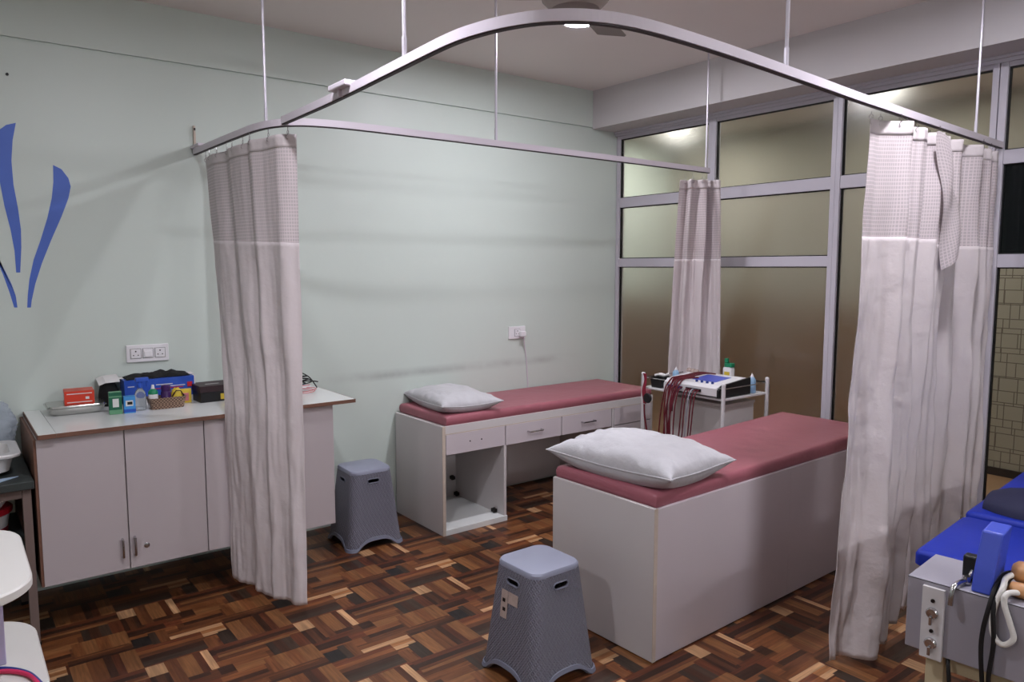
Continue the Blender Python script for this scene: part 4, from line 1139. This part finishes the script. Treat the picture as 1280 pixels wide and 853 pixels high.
# ================================================================ BLUE TRACTION TABLE
AT = math.radians(5.5)
t = thing('traction_table', 'blue padded treatment table with grey box head at the lower right', 'treatment table', (2.21, .965, 0), AT)
BT = .70
lobj('head_box', box((0, -.75, BT-.215), (.235, 0, BT), .003), M['grey_metal'], t)
hb = t.children[-1]
lobj('box_seam', box((-.0008, -.75, BT-.004), (.0, 0, BT-.0025)), M['hinge'], hb)
mp = lobj('mount_plate', box((-.012, -.102, BT-.226), (0, -.044, BT-.014), .001), M['white_metal'], t)
for z in (BT-.088, BT-.178):
    bm = lathe((0, 0, 0), [(0, 0), (.0165, 0), (.0165, .006), (.013, .010), (0, .011)], 16); bm.transform(Matrix.Translation((-.012, -.073, z)) @ Matrix.Rotation(-PI/2, 4, 'Y'))
    k = lobj('lock_knob', bm, M['chrome'], mp, True)
    lobj('key_tab', box((-.030, -.077, z-.032), (-.022, -.069, z-.006), .002), M['chrome'], k)
    bm = lathe((0, 0, 0), [(0, 0), (.006, 0), (.005, .004), (0, .004)], 10); bm.transform(Matrix.Translation((-.012, -.073, z+.036)) @ Matrix.Rotation(-PI/2, 4, 'Y')); lobj('bolt', bm, M['hinge'], mp, True)
for (x, y) in ((.05, -.075), (.05, -.62), (1.55, -.075), (1.55, -.62)):
    l = lobj('leg', box((x-.024, y-.024, .01), (x+.024, y+.024, BT-.1 if x > 1 else BT-.216), .002), M['cream_metal'], t)
    lobj('leg_foot', box((x-.026, y-.026, 0), (x+.026, y+.026, .02), .002), M['black'], l)
for y in (-.075, -.62): lobj('side_frame', box((.075, y-.018, BT-.27), (1.526, y+.018, BT-.225), .002), M['cream_metal'], t)
lobj('side_frame', box((.04, -.596, BT-.27), (.065, -.099, BT-.225), .002), M['cream_metal'], t)
def cushion(x0, x1, y0, y1, z0, z1, m, nm='cushion', r=.02):
    rings = [rrect((x0+x1)/2, (y0+y1)/2, x1-x0-2*o, y1-y0-2*o, r, z, 5) for o, z in ((.008, z0), (0, z0+.008), (0, z1-.014), (.004, z1-.005), (.014, z1))]
    return lobj(nm, loft(rings), M[m], t, True)
lobj('deck', box((.24, -.70, BT-.09), (1.62, .03, BT-.062)), M['black'], t)
cushion(.24, .735, -.72, .065, BT-.06, BT-.005, 'blue_vinyl'); cushion(.75, 1.62, -.72, .065, BT-.06, BT+.005, 'blue_vinyl')
lobj('deck_strut', box((.30, -.66, BT-.24), (.34, -.02, BT-.09)), M['cream_metal'], t)
lobj('deck_strut', box((1.3, -.66, BT-.24), (1.34, -.02, BT-.09)), M['cream_metal'], t)
ROOTT = ROOTM[t.name]
def w2(x, y, z): return tuple(ROOTT @ Vector((x, y, z)))
def tthing(name, label, cat, at): 
    return thing(name, label, cat, w2(*at), AT)
def tobj(name, bm, m, parent, smooth=False):
    bm.transform(ROOTT); return obj(name, bm, m, parent, smooth)
q = tthing('bolster', 'dark navy cloth bolster on the far end of the blue table', 'bolster', (.95, -.2, BT+.005))
bm = bmesh.new(); rings = []
for k in range(15):
    y = -.66+.69*k/14; r = .066*(1-.35*abs(k/7-1)**6)
    rings.append([(.93+r*2.3*math.cos(a), y, BT+.006+max(0, .9*r*math.sin(a)*(1.2+.1*math.sin(k+a*2)))) for a in [2*PI*i/24 for i in range(24)]])
add_loft(bm, rings); tobj('bolster_body', bm, M['navy'], q, True)
# upright blue block
q = tthing('padded_block', 'upright blue vinyl block leaning on the grey box of the blue table', 'block', (.08, -.17, BT))
bm = bmesh.new()
add_loft(bm, [[(a, b, c) for a, b, c in r] for r in (
    [(.006, -.160, BT+.001), (.115, -.160, BT+.001), (.115, -.210, BT+.001), (.006, -.210, BT+.001)],
    [(.018, -.162, BT+.060), (.125, -.162, BT+.060), (.125, -.212, BT+.060), (.018, -.212, BT+.060)],
    [(.050, -.168, BT+.168), (.135, -.168, BT+.175), (.135, -.222, BT+.175), (.050, -.222, BT+.168)])])
bmesh.ops.bevel(bm, geom=bm.edges[:], offset=.005, segments=2, affect='EDGES', profile=.5)
tobj('block_body', bm, M['block_blue'], q)
# crank
q = tthing('crank', 'chrome crank arm with black grip lying across the grey box', 'crank', (.08, -.10, BT))
tobj('crank_arm', tube(smooth_path([(.085, -.145, BT+.055), (.078, -.142, BT+.025), (.055, -.138, BT+.012), (.01, -.128, BT+.012), (-.016, -.122, BT-.002), (-.022, -.120, BT-.045)], 6), .0075, 10), M['chrome'], q, True)
bm = bmesh.new(); add_lathe(bm, (.05, -.137, BT), [(.011, .002), (.012, .012), (.011, .024), (0, .026)], 12); tobj('crank_joint', bm, M['chrome'], q, True)
tobj('grip_housing', box((.075, -.158, BT+.001), (.11, -.118, BT+.075), .005), M['black'], q)
# tan wooden rollers
q = tthing('wooden_rollers', 'two tan wooden rollers lying on the grey box at the right edge', 'rollers', (.09, -.30, BT))
for x, z, r in ((.10, BT+.058, .031), (.055, BT+.022, .021)):
    bm = bmesh.new(); rings = []
    prof = [(0, .0), (.6, .004), (.92, .015), (1, .035), (.93, .07), (.98, .11), (1, .16), (.9, .2), (.5, .22), (0, .222)]
    for k, d in prof: rings.append([(x+k*r*math.cos(a), -.232-d, z+k*r*math.sin(a)) for a in [2*PI*i/20 for i in range(20)]])
    add_loft(bm, rings, False, False); tobj('roller', bm, M['wood_tan'], q, True)
# white rope
tag(obj('rope', tube(smooth_path([w2(*p) for p in ((.16, -.27, BT+.05), (.06, -.235, BT+.05), (.01, -.235, BT+.03), (-.012, -.222, BT-.03), (-.014, -.224, BT-.09), (-.014, -.248, BT-.115), (-.014, -.272, BT-.09), (-.013, -.262, BT-.05), (-.010, -.245, BT+.0), (.0, -.25, BT+.025), (.05, -.27, BT+.018), (.09, -.30, BT+.012))], 8), .0075, 10), M['rope'], None, True), 'white braided rope looping down over the front of the grey box', 'rope')
for k, (dy, lab) in enumerate(((0, 'black cable hanging in front of the grey box, left of its pair'), (-.018, 'black cable hanging in front of the grey box, beside the white rope'))):
    tag(obj('cable', tube(smooth_path([w2(*p) for p in ((.20, -.24+dy, BT+.012), (.12, -.222+dy, BT+.04), (.03, -.218+dy, BT+.035), (-.014, -.212+dy*.6, BT-.02), (-.018, -.20+dy*1.6, BT-.12), (-.018, -.208+dy*.8, BT-.24), (-.014, -.225+dy, BT-.38), (0, -.24+dy, BT-.55), (.02, -.26+dy*2, .012))], 6), .0062, 8), M['rubber'], None, True), lab, 'cable')
tag(obj('cable', tube(smooth_path([w2(*p) for p in ((.02, -.11, BT-.21), (.0, -.118, BT-.235), (-.006, -.125, BT-.29), (-.004, -.122, BT-.38), (.01, -.11, BT-.55), (.03, -.02, .012))], 6), .0055, 8), M['rubber'], None, True), 'black cable dropping from under the mount plate beside the cream leg', 'cable')

for o in list(C.objects):
    if o.parent is None and 'label' in o:
        g = {'ceiling_light': 'round ceiling lights', 'stool': 'grey woven stools', 'curtain': 'cubicle curtains', 'treatment_bed': 'white plywood treatment beds',
             'mattress': 'rose vinyl mattresses', 'pillow': 'white pillows', 'painted_stroke': 'blue painted strokes on the wall', 'curtain_track': 'white curtain tracks'}.get(o.name.split('.')[0])
        if g: o['group'] = g
# ================================================================ CAMERA, WORLD, VIEW
cam = bpy.data.cameras.new('camera'); co = bpy.data.objects.new('camera', cam); C.objects.link(co)
cam.sensor_width = 36; cam.lens = 930/1280*36; cam.clip_start = .02
co.location = (0, 0, 1.6)
co.rotation_euler = (PI/2-math.atan(92/930), 0, math.radians(-37.5))
bpy.context.scene.camera = co
w = bpy.data.worlds.new('world'); w.use_nodes = True
w.node_tree.nodes['Background'].inputs[0].default_value = (.05, .05, .055, 1); w.node_tree.nodes['Background'].inputs[1].default_value = .2
bpy.context.scene.world = w
vs = bpy.context.scene.view_settings
vs.view_transform = 'Standard'; vs.look = 'None'; vs.gamma = 1; vs.use_curve_mapping = False; vs.exposure = 0.0
